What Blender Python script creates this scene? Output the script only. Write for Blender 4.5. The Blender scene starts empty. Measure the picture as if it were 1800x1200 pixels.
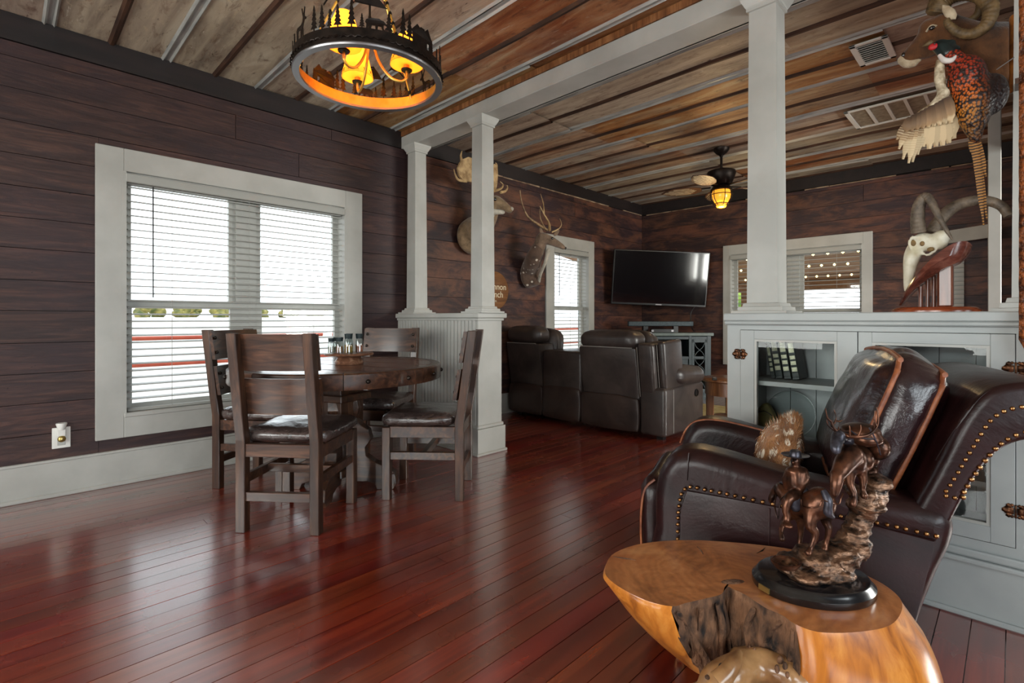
import bpy, bmesh, math, random
from mathutils import Vector, Matrix, Euler, noise
rng = random.Random(11)
SC = bpy.context.scene
COL = SC.collection

# ------------------------------------------------------------------ camera, sky, lights, exposure
FPX, CX, HY, CH = 888.0, 900.0, 560.0, 1.06
ANG = math.radians(44.8)
FW = (-math.sin(ANG), math.cos(ANG)); RT = (math.cos(ANG), math.sin(ANG))
cam = bpy.data.cameras.new('camera'); camo = bpy.data.objects.new('camera', cam); COL.objects.link(camo)
camo.location = (0, 0, CH); camo.rotation_euler = (math.pi/2, 0, ANG)
cam.sensor_width = 36.0; cam.lens = FPX/1800*36; cam.shift_y = -(600-HY)/1800
cam.clip_start = .05; cam.clip_end = 500
SC.camera = camo
w = bpy.data.worlds.new('sky'); SC.world = w; w.use_nodes = True
wn = w.node_tree.nodes; bgn = wn['Background']
bgn.inputs[0].default_value = (.90, .95, 1.0, 1); bgn.inputs[1].default_value = 3.2
SC.view_settings.view_transform = 'Standard'; SC.view_settings.look = 'None'
SC.view_settings.exposure = 0.0; SC.view_settings.gamma = 1.0
SC.view_settings.use_curve_mapping = False
SC.cycles.transparent_max_bounces = 24
def area(name, loc, rot, sx, sy, power, col=(1, .97, .93)):
    l = bpy.data.lights.new(name, 'AREA'); l.shape = 'RECTANGLE'; l.size = sx; l.size_y = sy
    l.energy = power; l.color = col
    o = bpy.data.objects.new(name, l); COL.objects.link(o); o.location = loc; o.rotation_euler = rot
    return o
# fill lamps added to brighten the rooms, each just outside an out-of-view window opening
area('fill_near_windows', (-1.4, -2.75, 1.35), (math.pi/2, 0, 0), 4.2, 1.7, 270, (1, .97, .92))
area('fill_side_windows', (2.55, 0.1, 1.35), (0, math.pi/2, 0), 1.7, 3.2, 120, (.88, .95, 1))
area('fill_living_room', (2.55, 5.0, 1.35), (0, math.pi/2, 0), 1.7, 2.2, 300, (1, .96, .9))

# ------------------------------------------------------------------ pixel helpers (1800 x 1200 frame)
def ray(px, py):
    u = (px-CX)/FPX
    return Vector((FW[0]+u*RT[0], FW[1]+u*RT[1], (HY-py)/FPX))
def onz(px, py, z):
    d = ray(px, py); t = (z-CH)/d.z
    return Vector((t*d.x, t*d.y, z))
def onx(px, py, x):
    d = ray(px, py); t = x/d.x
    return Vector((x, t*d.y, CH+t*d.z))
def ony(px, py, y):
    d = ray(px, py); t = y/d.y
    return Vector((t*d.x, y, CH+t*d.z))
def ond(px, py, t):
    d = ray(px, py)
    return Vector((t*d.x, t*d.y, CH+t*d.z))

# ------------------------------------------------------------------ materials
def lin(c):
    out = []
    for v in c[:3]:
        v = v/255.0
        out.append(v/12.92 if v <= .04045 else ((v+.055)/1.055)**2.4)
    return (*out, 1)
class NT:
    def __init__(s, name):
        s.m = bpy.data.materials.new(name); s.m.use_nodes = True
        s.t = s.m.node_tree; s.n = s.t.nodes; s.b = s.n['Principled BSDF']; s.out = s.n['Material Output']
    def add(s, typ, **kw):
        nd = s.n.new(typ)
        for k, v in kw.items():
            if k.startswith('_'): setattr(nd, k[1:], v)
            else: nd.inputs[k.replace('__', ' ')].default_value = v
        return nd
    def link(s, a, b): s.t.links.new(a, b)
    def coords(s, coord='Object', scale=(1, 1, 1), rand=False):
        if coord == 'World': o = s.add('ShaderNodeNewGeometry').outputs['Position']
        else: o = s.add('ShaderNodeTexCoord').outputs[coord]
        if rand:
            oi = s.add('ShaderNodeObjectInfo'); mul = s.add('ShaderNodeMath', _operation='MULTIPLY'); mul.inputs[1].default_value = 37.0
            s.link(oi.outputs['Random'], mul.inputs[0])
            va = s.add('ShaderNodeVectorMath', _operation='ADD'); s.link(o, va.inputs[0]); s.link(mul.outputs[0], va.inputs[1]); o = va.outputs[0]
        mp = s.add('ShaderNodeMapping'); mp.inputs['Scale'].default_value = scale
        s.link(o, mp.inputs['Vector'])
        return mp.outputs[0]
    def ramp(s, fac, stops, interp='LINEAR'):
        r = s.add('ShaderNodeValToRGB'); cr = r.color_ramp; cr.interpolation = interp
        while len(cr.elements) < len(stops): cr.elements.new(.5)
        for e, (p, c) in zip(cr.elements, stops):
            e.position = p; e.color = lin(c) if len(c) == 3 and max(c) > 1 else (*c[:3], 1)
        s.link(fac, r.inputs[0])
        return r.outputs[0]
    def mix(s, fac, a, b, mode='MIX'):
        m = s.add('ShaderNodeMix', _data_type='RGBA', _blend_type=mode)
        if isinstance(fac, (int, float)): m.inputs[0].default_value = fac
        else: s.link(fac, m.inputs[0])
        for sock, v in ((6, a), (7, b)):
            if isinstance(v, tuple): m.inputs[sock].default_value = v
            else: s.link(v, m.inputs[sock])
        return m.outputs[2]
    def noise(s, vec, scale=5, detail=4, rough=.55, dist=0):
        nz = s.add('ShaderNodeTexNoise'); nz.inputs['Scale'].default_value = scale; nz.inputs['Detail'].default_value = detail
        nz.inputs['Roughness'].default_value = rough; nz.inputs['Distortion'].default_value = dist
        s.link(vec, nz.inputs['Vector']); return nz.outputs['Fac']
    def bump(s, h, strength=.3, dist=.01):
        b = s.add('ShaderNodeBump'); b.inputs['Strength'].default_value = strength; b.inputs['Distance'].default_value = dist
        s.link(h, b.inputs['Height']); s.link(b.outputs[0], s.b.inputs['Normal'])
    def vary(s, col, hue=.0, val=.3):
        oi = s.add('ShaderNodeObjectInfo'); hs = s.add('ShaderNodeHueSaturation')
        mr = s.add('ShaderNodeMapRange'); mr.inputs['To Min'].default_value = 1-val; mr.inputs['To Max'].default_value = 1+val
        s.link(oi.outputs['Random'], mr.inputs['Value']); s.link(mr.outputs[0], hs.inputs['Value'])
        if hue:
            wn_ = s.add('ShaderNodeTexWhiteNoise', _noise_dimensions='1D'); s.link(oi.outputs['Random'], wn_.inputs['W'])
            m2 = s.add('ShaderNodeMapRange'); m2.inputs['To Min'].default_value = .5-hue; m2.inputs['To Max'].default_value = .5+hue
            s.link(wn_.outputs['Value'], m2.inputs['Value']); s.link(m2.outputs[0], hs.inputs['Hue'])
        s.link(col, hs.inputs['Color']); return hs.outputs[0]
    def done(s, col=None, rough=.5, metal=0, spec=.5, coat=0, coat_rough=.1, sheen=0):
        if col is not None:
            if isinstance(col, tuple): s.b.inputs['Base Color'].default_value = col
            else: s.link(col, s.b.inputs['Base Color'])
        if isinstance(rough, (int, float)): s.b.inputs['Roughness'].default_value = rough
        else: s.link(rough, s.b.inputs['Roughness'])
        s.b.inputs['Metallic'].default_value = metal; s.b.inputs['Specular IOR Level'].default_value = spec
        s.b.inputs['Coat Weight'].default_value = coat; s.b.inputs['Coat Roughness'].default_value = coat_rough
        s.b.inputs['Sheen Weight'].default_value = sheen
        return s.m
def simple(name, c1, c2=None, scale=8, stretch=(1, 1, 1), rough=.5, metal=0, bump=0, bdist=.004, coat=0, coat_rough=.1, spec=.5, val=0, coord='Object', rand=False, detail=4, lo=.35, hi=.65):
    s = NT(name)
    if c2 is None and not bump: 
        col = lin(c1)
        return s.done(col, rough, metal, spec, coat, coat_rough)
    v = s.coords(coord, stretch, rand)
    f = s.noise(v, scale, detail)
    col = s.ramp(f, [(lo, c1), (hi, c2 or c1)])
    if val: col = s.vary(col, 0, val)
    if bump: s.bump(f, bump, bdist)
    return s.done(col, rough, metal, spec, coat, coat_rough)
MT = {}
def plank_wall(name, axis, warm=0):
    s = NT(name)
    st = {'y': (9, .8, 9), 'x': (.8, 9, 9)}[axis]
    v = s.coords('World', st, True); big = s.coords('World', (1, 1, 1)); mid = s.coords('World', (2, .9, 2.6) if axis == 'y' else (.9, 2, 2.6), True)
    f = s.noise(v, 3.0, 9, .68, 1.2); g = s.noise(big, .8, 3, .5); md = s.noise(mid, 2.4, 8, .7, .5); sp = s.noise(big, 30, 3, .6)
    col = s.ramp(f, [(.25, (34, 23, 23)), (.48, (60, 41, 38)), (.66, (84, 57, 49)), (.85, (112, 78, 64))])
    col = s.mix(s.ramp(md, [(.36, (210, 210, 210)), (.55, (0, 0, 0))]), col, lin((42, 30, 33)))
    col = s.mix(s.ramp(g, [(.42, (0, 0, 0)), (.62, (170, 170, 170))]), col, lin((60, 47, 55)))
    if warm: col = s.mix(s.ramp(md, [(.44, (0, 0, 0)), (.66, (200, 200, 200))]), col, lin((134, 86, 62)))
    col = s.vary(col, .004, .14)
    col = s.mix(s.ramp(sp, [(.72, (0, 0, 0)), (.76, (255, 255, 255))]), col, lin((22, 15, 15)))
    col = s.mix(s.ramp(md, [(.72, (0, 0, 0)), (.80, (150, 150, 150))]), col, lin((158, 132, 114)))
    a = s.add('ShaderNodeMath', _operation='ADD'); s.link(f, a.inputs[0]); s.link(md, a.inputs[1])
    s.bump(a.outputs[0], .45, .006)
    return s.done(col, .5, 0, .35)
MT['plank_y'] = plank_wall('weathered_board_lengthwise', 'y')
MT['plank_x'] = plank_wall('weathered_board_crosswise', 'x', 1)
MT['plank_warm'] = plank_wall('worn_living_room_board', 'y', 1)
MT['wall_back'] = simple('dark_gap', (14, 9, 9), rough=.9)
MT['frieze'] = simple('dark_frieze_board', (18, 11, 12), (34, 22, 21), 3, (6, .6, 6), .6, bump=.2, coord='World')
def floor_mat():
    s = NT('red_stained_floorboard')
    v = s.coords('World', (12, .5, 1), True); b = s.coords('World', (1, .7, 1)); t = s.coords('World', (30, 1.6, 1), True)
    f = s.noise(v, 2.0, 7, .6, .5); g = s.noise(b, 1.3, 5, .6); h = s.noise(t, 3, 4, .7)
    col = s.ramp(f, [(.25, (60, 12, 7)), (.5, (112, 30, 16)), (.75, (158, 62, 32))])
    col = s.mix(s.ramp(g, [(.42, (0, 0, 0)), (.66, (190, 190, 190))]), col, lin((146, 70, 44)))
    col = s.vary(col, .008, .22)
    col = s.mix(s.ramp(h, [(.76, (0, 0, 0)), (.80, (150, 150, 150))]), col, lin((178, 116, 96)))
    rg = s.ramp(g, [(.3, (.20, .20, .20)), (.7, (.34, .34, .34))])
    s.bump(f, .10, .003)
    s.b.inputs['Coat IOR'].default_value = 2.2
    return s.done(col, rg, 0, .8, 1.0, .2)
MT['floor'] = floor_mat()
def tin_mat():
    s = NT('rusted_roofing_tin')
    v = s.coords('World', (.7, 5, 1), True); b = s.coords('World', (1, 1.6, 1), True); fine = s.coords('World', (3, 14, 1), True)
    f = s.noise(v, 1.6, 7, .62, .8); g = s.noise(b, 1.5, 5, .6, .6); h = s.noise(fine, 2.2, 7, .7, .5)
    rust = s.ramp(f, [(.22, (84, 52, 40)), (.40, (150, 96, 64)), (.55, (184, 136, 98)), (.7, (206, 178, 142))])
    grey = s.ramp(f, [(.25, (96, 98, 92)), (.5, (160, 158, 146)), (.75, (192, 188, 176))])
    oi = s.add('ShaderNodeObjectInfo')
    add = s.add('ShaderNodeMath', _operation='ADD'); s.link(oi.outputs['Random'], add.inputs[0]); s.link(g, add.inputs[1])
    col = s.mix(s.ramp(add.outputs[0], [(.88, (0, 0, 0)), (.99, (230, 230, 230))]), grey, rust) if False else s.mix(s.ramp(add.outputs[0], [(1.0/1.6*.9, (0, 0, 0)), (.99, (220, 220, 220))]), rust, grey)
    mo = s.noise(s.coords('World', (2.2, 6, 1), True), 2.6, 8, .72, .6)
    col = s.mix(s.ramp(mo, [(.30, (230, 230, 230)), (.46, (0, 0, 0))]), col, lin((86, 54, 40)))
    col = s.mix(s.ramp(mo, [(.58, (0, 0, 0)), (.70, (200, 200, 200))]), col, lin((196, 178, 152)))
    col = s.mix(s.ramp(h, [(.62, (0, 0, 0)), (.70, (210, 210, 210))]), col, lin((218, 208, 194)))
    col = s.mix(s.ramp(h, [(.30, (255, 255, 255)), (.38, (0, 0, 0))]), col, lin((56, 36, 28)))
    rn = s.add('ShaderNodeHueSaturation'); s.link(col, rn.inputs['Color']); col = rn.outputs[0]
    rn.inputs['Saturation'].default_value = 1.1
    s.bump(h, .25, .004)
    return s.done(s.vary(col, .012, .2), .55, .1, .4)
MT['tin'] = tin_mat()
MT['seam'] = simple('galvanised_seam', (160, 162, 160), (206, 206, 200), 6, (.6, 6, 1), .45, .5, .15, coord='World')
MT['rust_crimp'] = simple('rusty_crimp', (44, 27, 20), (84, 56, 40), 6, (.6, 6, 1), .6, .2, .15, coord='World')
MT['white'] = simple('white_trim_paint', (164, 163, 157), (180, 179, 173), 3, rough=.42, bump=.05, bdist=.003, coord='World')
MT['white_dim'] = simple('grey_white_paint', (152, 156, 155), (168, 171, 169), 3, rough=.45, bump=.05, bdist=.003, coord='World')
MT['groove'] = simple('paint_groove', (120, 120, 116), rough=.7)
MT['crack'] = simple('pale_peeling_strip', (108, 84, 66), (176, 152, 126), 8, (1, 1, 1), .8, coord='World')
MT['slat'] = simple('white_blind_slat', (160, 160, 154), rough=.45)
MT['plastic_white'] = simple('white_plastic', (225, 224, 218), rough=.35)
MT['black'] = simple('black_plastic', (12, 12, 14), rough=.35)
MT['cord_dark'] = simple('dark_wand', (40, 38, 40), rough=.4)
def glass_mat(name, tint=(1, 1, 1), gl=.06):
    s = NT(name); s.n.remove(s.b)
    tr = s.add('ShaderNodeBsdfTransparent'); tr.inputs[0].default_value = (*tint, 1)
    g = s.add('ShaderNodeBsdfGlossy'); g.inputs['Roughness'].default_value = .02
    mx = s.add('ShaderNodeMixShader'); mx.inputs[0].default_value = gl
    s.link(tr.outputs[0], mx.inputs[1]); s.link(g.outputs[0], mx.inputs[2]); s.link(mx.outputs[0], s.out.inputs[0])
    return s.m
MT['glass'] = glass_mat('window_glass', (.96, .98, .98), .05)
MT['cab_glass'] = glass_mat('cabinet_glass', (.95, .97, .97), .018)
MT['jar_glass'] = glass_mat('jar_glass', (.85, .9, .9), .14)
def emit(name, c, st):
    s = NT(name); s.b.inputs['Base Color'].default_value = lin(c); s.b.inputs['Emission Color'].default_value = lin(c); s.b.inputs['Emission Strength'].default_value = st
    return s.m
def wood(name, c1, c2, c3, axis=0, rough=.4, coat=0, val=0, scale=3.0):
    s = NT(name); st = [9, 9, 9]; st[axis] = .9
    v = s.coords('Object', tuple(st), True); f = s.noise(v, scale, 7, .6, .9)
    col = s.ramp(f, [(.28, c1), (.5, c2), (.74, c3)])
    if val: col = s.vary(col, 0, val)
    s.bump(f, .2, .003)
    return s.done(col, rough, 0, .5, coat, .15)
MT['oak_z'] = wood('dark_walnut_upright', (30, 19, 14), (62, 39, 27), (100, 66, 44), 2, .38, .25)
MT['oak_x'] = wood('dark_walnut_rail', (30, 19, 14), (64, 40, 28), (106, 70, 48), 0, .34, .3)
MT['oak_top'] = wood('table_top_board', (44, 28, 24), (92, 60, 50), (140, 104, 92), 0, .26, .45, .2)
MT['stud'] = simple('iron_bolt', (38, 34, 32), (70, 62, 56), 40, rough=.35, metal=.9, bump=.1)
MT['brass'] = simple('aged_brass_nail', (120, 84, 50), (176, 132, 86), 60, rough=.3, metal=1)
MT['hinge'] = simple('bronze_hinge', (40, 26, 20), (110, 72, 48), 50, rough=.35, metal=.9, bump=.2)
def leather(name, c1, c2, rough, coat, wr=5, bumpst=.25, spec=.5):
    s = NT(name); v = s.coords('Object'); f = s.noise(v, wr, 5, .6, .6); g = s.noise(v, 130, 3, .6)
    col = s.ramp(f, [(.3, c1), (.7, c2)])
    a = s.add('ShaderNodeMath', _operation='MULTIPLY_ADD'); a.inputs[1].default_value = .08; s.link(g, a.inputs[0]); s.link(f, a.inputs[2])
    s.bump(a.outputs[0], bumpst, .02)
    return s.done(col, rough, 0, spec, coat, .22)
MT['leather'] = leather('oxblood_leather', (18, 7, 8), (44, 17, 17), .38, .1, spec=.32)
MT['leather_cush'] = leather('creased_oxblood_leather', (20, 10, 13), (46, 22, 25), .28, .5, 9, .5)
MT['piping'] = simple('tan_leather_piping', (112, 58, 34), (158, 92, 54), 30, rough=.45)
MT['sofa'] = leather('grey_brown_leather', (42, 35, 34), (74, 64, 60), .42, .15, 4, .2)
MT['sofa_low'] = leather('brown_leather_skirt', (40, 29, 26), (68, 52, 46), .45, .12, 4, .3)
MT['stitch'] = simple('pale_stitching', (150, 146, 140), rough=.7)
MT['plasticwrap'] = leather('plastic_wrapped_seat', (44, 34, 32), (86, 72, 68), .14, .9, 14, .9)
def stump_mat(name, top):
    s = NT(name); v = s.coords('Object'); 
    nz = s.noise(v, 7, 6, .65, 1.2); g = s.noise(v, 3, 4, .6)
    if top:
        wv = s.add('ShaderNodeTexWave', _wave_type='RINGS', _rings_direction='Z'); wv.inputs['Scale'].default_value = 14; wv.inputs['Distortion'].default_value = 9; wv.inputs['Detail'].default_value = 4; wv.inputs['Detail Scale'].default_value = 1.2
        s.link(v, wv.inputs['Vector'])
        a = s.mix(.16, s.ramp(nz, [(.3, (112, 66, 38)), (.55, (172, 108, 62)), (.78, (204, 148, 96))]), s.ramp(wv.outputs['Fac'], [(.1, (128, 74, 40)), (.9, (196, 132, 78))]))
        col = s.mix(s.ramp(g, [(.5, (0, 0, 0)), (.75, (200, 200, 200))]), a, lin((150, 74, 40)))
    else:
        st = s.noise(s.coords('Object', (7, 7, 1.2)), 3, 6, .6, .8)
        a = s.ramp(st, [(.3, (128, 68, 22)), (.5, (190, 114, 40)), (.72, (222, 152, 70))])
        col = s.mix(s.ramp(g, [(.46, (0, 0, 0)), (.7, (190, 190, 190))]), a, lin((150, 84, 44)))
    s.bump(nz, .12, .004)
    return s.done(col, .3, 0, .5, .6, .12)
MT['stump_top'] = stump_mat('polished_end_grain', True)
MT['stump_side'] = stump_mat('honey_polished_sapwood', False)
MT['bark'] = simple('dark_rough_bark', (22, 12, 8), (132, 92, 64), 26, (1, 1, .5), .85, bump=1.0, bdist=.03, detail=8)
MT['burl'] = simple('pale_burl_root', (112, 74, 42), (190, 146, 98), 9, (1, 1, 1), .3, coat=.5, bump=.2, detail=6)
MT['bronze'] = simple('patinated_bronze', (34, 22, 18), (112, 72, 52), 26, rough=.32, metal=.75, bump=.3, bdist=.004)
MT['bronze_rock'] = simple('patinated_bronze_rock', (24, 18, 16), (140, 104, 80), 34, (1, 1, 2.2), .3, .7, bump=.8, bdist=.008, detail=6)
MT['bronze_blue'] = simple('blue_patina', (34, 32, 36), (84, 82, 92), 40, rough=.35, metal=.6)
MT['black_gloss'] = simple('black_lacquer', (13, 13, 15), rough=.22, coat=.5)
MT['gold'] = simple('brass_plate', (190, 168, 104), rough=.3, metal=.9)
MT['fur'] = None
def fur_mat(name, c1, c2, spot=None, sc=18, spotsc=22, thr=.2, sst=(1, 1, 1)):
    s = NT(name); v = s.coords('Object'); f = s.noise(v, sc, 5, .6)
    col = s.ramp(f, [(.3, c1), (.7, c2)])
    if spot:
        vo = s.add('ShaderNodeTexVoronoi'); vo.inputs['Scale'].default_value = spotsc; s.link(s.coords('Object', sst), vo.inputs['Vector'])
        col = s.mix(s.ramp(vo.outputs['Distance'], [(thr, (255, 255, 255)), (thr+.08, (0, 0, 0))]), col, lin(spot))
    s.bump(s.noise(s.coords('Object', (60, 60, 20)), 3, 4), .5, .006)
    return s.done(col, .8, 0, .25, 0, .1, .25)
MT['fawn'] = fur_mat('spotted_fawn_hide', (112, 70, 40), (176, 124, 78), (240, 228, 208), 14, 34, .27, (1, 1, .5))
MT['deer'] = fur_mat('tan_deer_hide', (96, 78, 58), (150, 124, 94))
MT['axis'] = fur_mat('axis_deer_hide', (70, 54, 46), (112, 88, 72), (208, 196, 180), 12, 15, .17)
MT['axis_head'] = fur_mat('axis_deer_face', (92, 74, 60), (140, 116, 96))
MT['pale_fur'] = fur_mat('pale_throat_fur', (150, 142, 128), (204, 196, 180))
MT['ram'] = fur_mat('brown_ram_hide', (32, 19, 12), (116, 74, 40), None, 9)
MT['ram_pale'] = fur_mat('pale_muzzle', (150, 128, 100), (206, 190, 162))
MT['hide_orange'] = fur_mat('orange_hide_edge', (110, 58, 18), (186, 112, 40))
MT['antler'] = simple('antler', (96, 72, 50), (172, 142, 104), 22, (1, 1, 1), .5, bump=.3)
MT['antler_pale'] = simple('pale_antler', (142, 112, 74), (198, 168, 122), 16, rough=.5, bump=.3)
def horn_mat(name, c1, c2):
    s = NT(name); v = s.coords('Object'); f = s.noise(v, 30, 5, .6)
    s.bump(f, .4, .006); return s.done(s.ramp(f, [(.3, c1), (.7, c2)]), .55)
MT['horn'] = horn_mat('ridged_horn', (58, 44, 26), (128, 102, 64))
MT['horn_grey'] = horn_mat('grey_horn', (66, 56, 46), (128, 112, 94))
MT['bone'] = simple('bleached_bone', (196, 184, 150), (232, 226, 206), 20, rough=.5, bump=.15)
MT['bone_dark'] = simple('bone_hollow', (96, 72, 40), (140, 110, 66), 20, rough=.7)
MT['eye'] = simple('glass_eye', (16, 10, 8), rough=.05, coat=1)
MT['mahog_z'] = wood('mahogany_upright', (70, 34, 24), (112, 62, 44), (150, 96, 72), 2, .3, .4)
MT['mahog'] = wood('mahogany_plaque', (64, 28, 22), (106, 54, 42), (146, 92, 76), 0, .26, .5)
MT['mahog_base'] = wood('mahogany_base', (96, 40, 18), (142, 64, 30), (172, 92, 52), 0, .26, .5)
MT['iron'] = simple('dark_bronze_metal', (26, 20, 17), (46, 36, 30), 30, rough=.42, metal=.7)
MT['hoop'] = simple('pale_hoop_metal', (150, 148, 150), rough=.3, metal=.8)
MT['gilt'] = simple('gilt_inner_band', (226, 178, 70), (246, 208, 110), 12, rough=.32, metal=.75)
MT['tv_screen'] = simple('tv_glass', (7, 7, 10), rough=.09, spec=.8, coat=.6, coat_rough=.05)
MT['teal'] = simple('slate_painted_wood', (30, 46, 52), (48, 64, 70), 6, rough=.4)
MT['teal_lit'] = simple('slate_paint_lit', (78, 92, 90), (104, 116, 110), 6, rough=.4)  # lighter copy of the slate paint: light on the stand top put into the colour
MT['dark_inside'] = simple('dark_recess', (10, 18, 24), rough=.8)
MT['grey_metal'] = simple('soundbar_mesh', (40, 52, 58), (58, 70, 74), 60, rough=.5, metal=.3)
MT['tbl_side'] = wood('honey_side_table', (78, 46, 26), (126, 80, 48), (168, 118, 76), 2, .35, .3)
MT['susan'] = wood('acacia_turntable', (84, 52, 38), (136, 92, 68), (186, 146, 118), 0, .35, .2)
MT['lid'] = simple('dark_jar_lid', (30, 44, 46), rough=.35)
MT['book'] = simple('dark_green_book', (24, 32, 30), (44, 54, 50), 20, rough=.5)
MT['book_band'] = simple('gilt_spine_panel', (128, 128, 104), (186, 184, 156), 40, rough=.4, metal=.4)
MT['paper'] = simple('page_block', (206, 198, 178), rough=.8)
MT['felt'] = simple('olive_felt', (92, 84, 46), (128, 116, 66), 10, rough=.8)
MT['sign'] = wood('sign_wood', (88, 54, 26), (122, 78, 40), (146, 98, 56), 1, .6)
MT['cream'] = simple('cream_lettering', (226, 212, 180), rough=.6)
MT['grass_far'] = simple('pale_dry_ground', (176, 170, 160), (206, 202, 194), .4, rough=.9, coord='World')
MT['leaf'] = simple('olive_foliage', (62, 74, 30), (150, 138, 76), 1.4, rough=.8, bump=.3, coord='World')
MT['leaf2'] = simple('bright_foliage', (70, 110, 30), (150, 176, 70), 3, rough=.8, coord='World')
MT['red_pipe'] = simple('rust_red_pipe', (150, 54, 30), (172, 72, 44), 3, rough=.5)
MT['porch'] = wood('porch_ceiling_board', (84, 54, 30), (132, 90, 54), (168, 124, 80), 0, .7, 0, .2)
MT['bulb'] = emit('string_bulb', (255, 226, 150), 9)
MT['rug'] = simple('cream_rug', (172, 150, 92), (206, 190, 140), 9, rough=.95, bump=.4)
MT['fan_blade'] = wood('fan_blade_wood', (40, 26, 18), (70, 46, 32), (96, 66, 46), 0, .5)
MT['blade_pale'] = simple('woven_pale_strip', (120, 106, 88), (158, 146, 126), 20, rough=.6)
MT['scutes'] = simple('rough_brown_scutes', (70, 34, 14), (168, 92, 44), 46, rough=.42, bump=1.0, bdist=.02, detail=3)
# ------------------------------------------------------------------ mesh helpers
def tagp(o, label=None, cat=None, group=None, kind=None):
    if label: o['label'] = label
    if cat: o['category'] = cat
    if group: o['group'] = group
    if kind: o['kind'] = kind
    return o
def thing(name, label, cat, loc=(0, 0, 0), rz=0.0, group=None, kind=None):
    o = bpy.data.objects.new(name, None); COL.objects.link(o); o.location = loc; o.rotation_euler = (0, 0, rz)
    o.empty_display_size = .05
    return tagp(o, label, cat, group, kind)
def put(name, me, m, parent=None, loc=None, rot=None):
    o = bpy.data.objects.new(name, me); COL.objects.link(o)
    if m is not None:
        me.materials.clear(); me.materials.append(MT[m] if isinstance(m, str) else m)
    if parent is not None: o.parent = parent
    if loc is not None: o.location = loc
    if rot is not None: o.rotation_euler = rot
    return o
def catmull(pts, n=6, closed=False):
    P = [Vector(p) for p in pts]; out = []
    if len(P) < 3 and not closed:
        return [P[0].lerp(P[-1], i/n) for i in range(n+1)]
    L = len(P); rngk = range(L if closed else L-1)
    for i in rngk:
        if closed: a, b, c, d = P[i-1], P[i], P[(i+1) % L], P[(i+2) % L]
        else: a, b, c, d = P[max(i-1, 0)], P[i], P[i+1], P[min(i+2, L-1)]
        for k in range(n):
            t = k/n
            out.append(.5*((2*b)+(c-a)*t+(2*a-5*b+4*c-d)*t*t+(3*b-a-3*c+d)*t**3))
    if not closed: out.append(P[-1])
    return out
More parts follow.
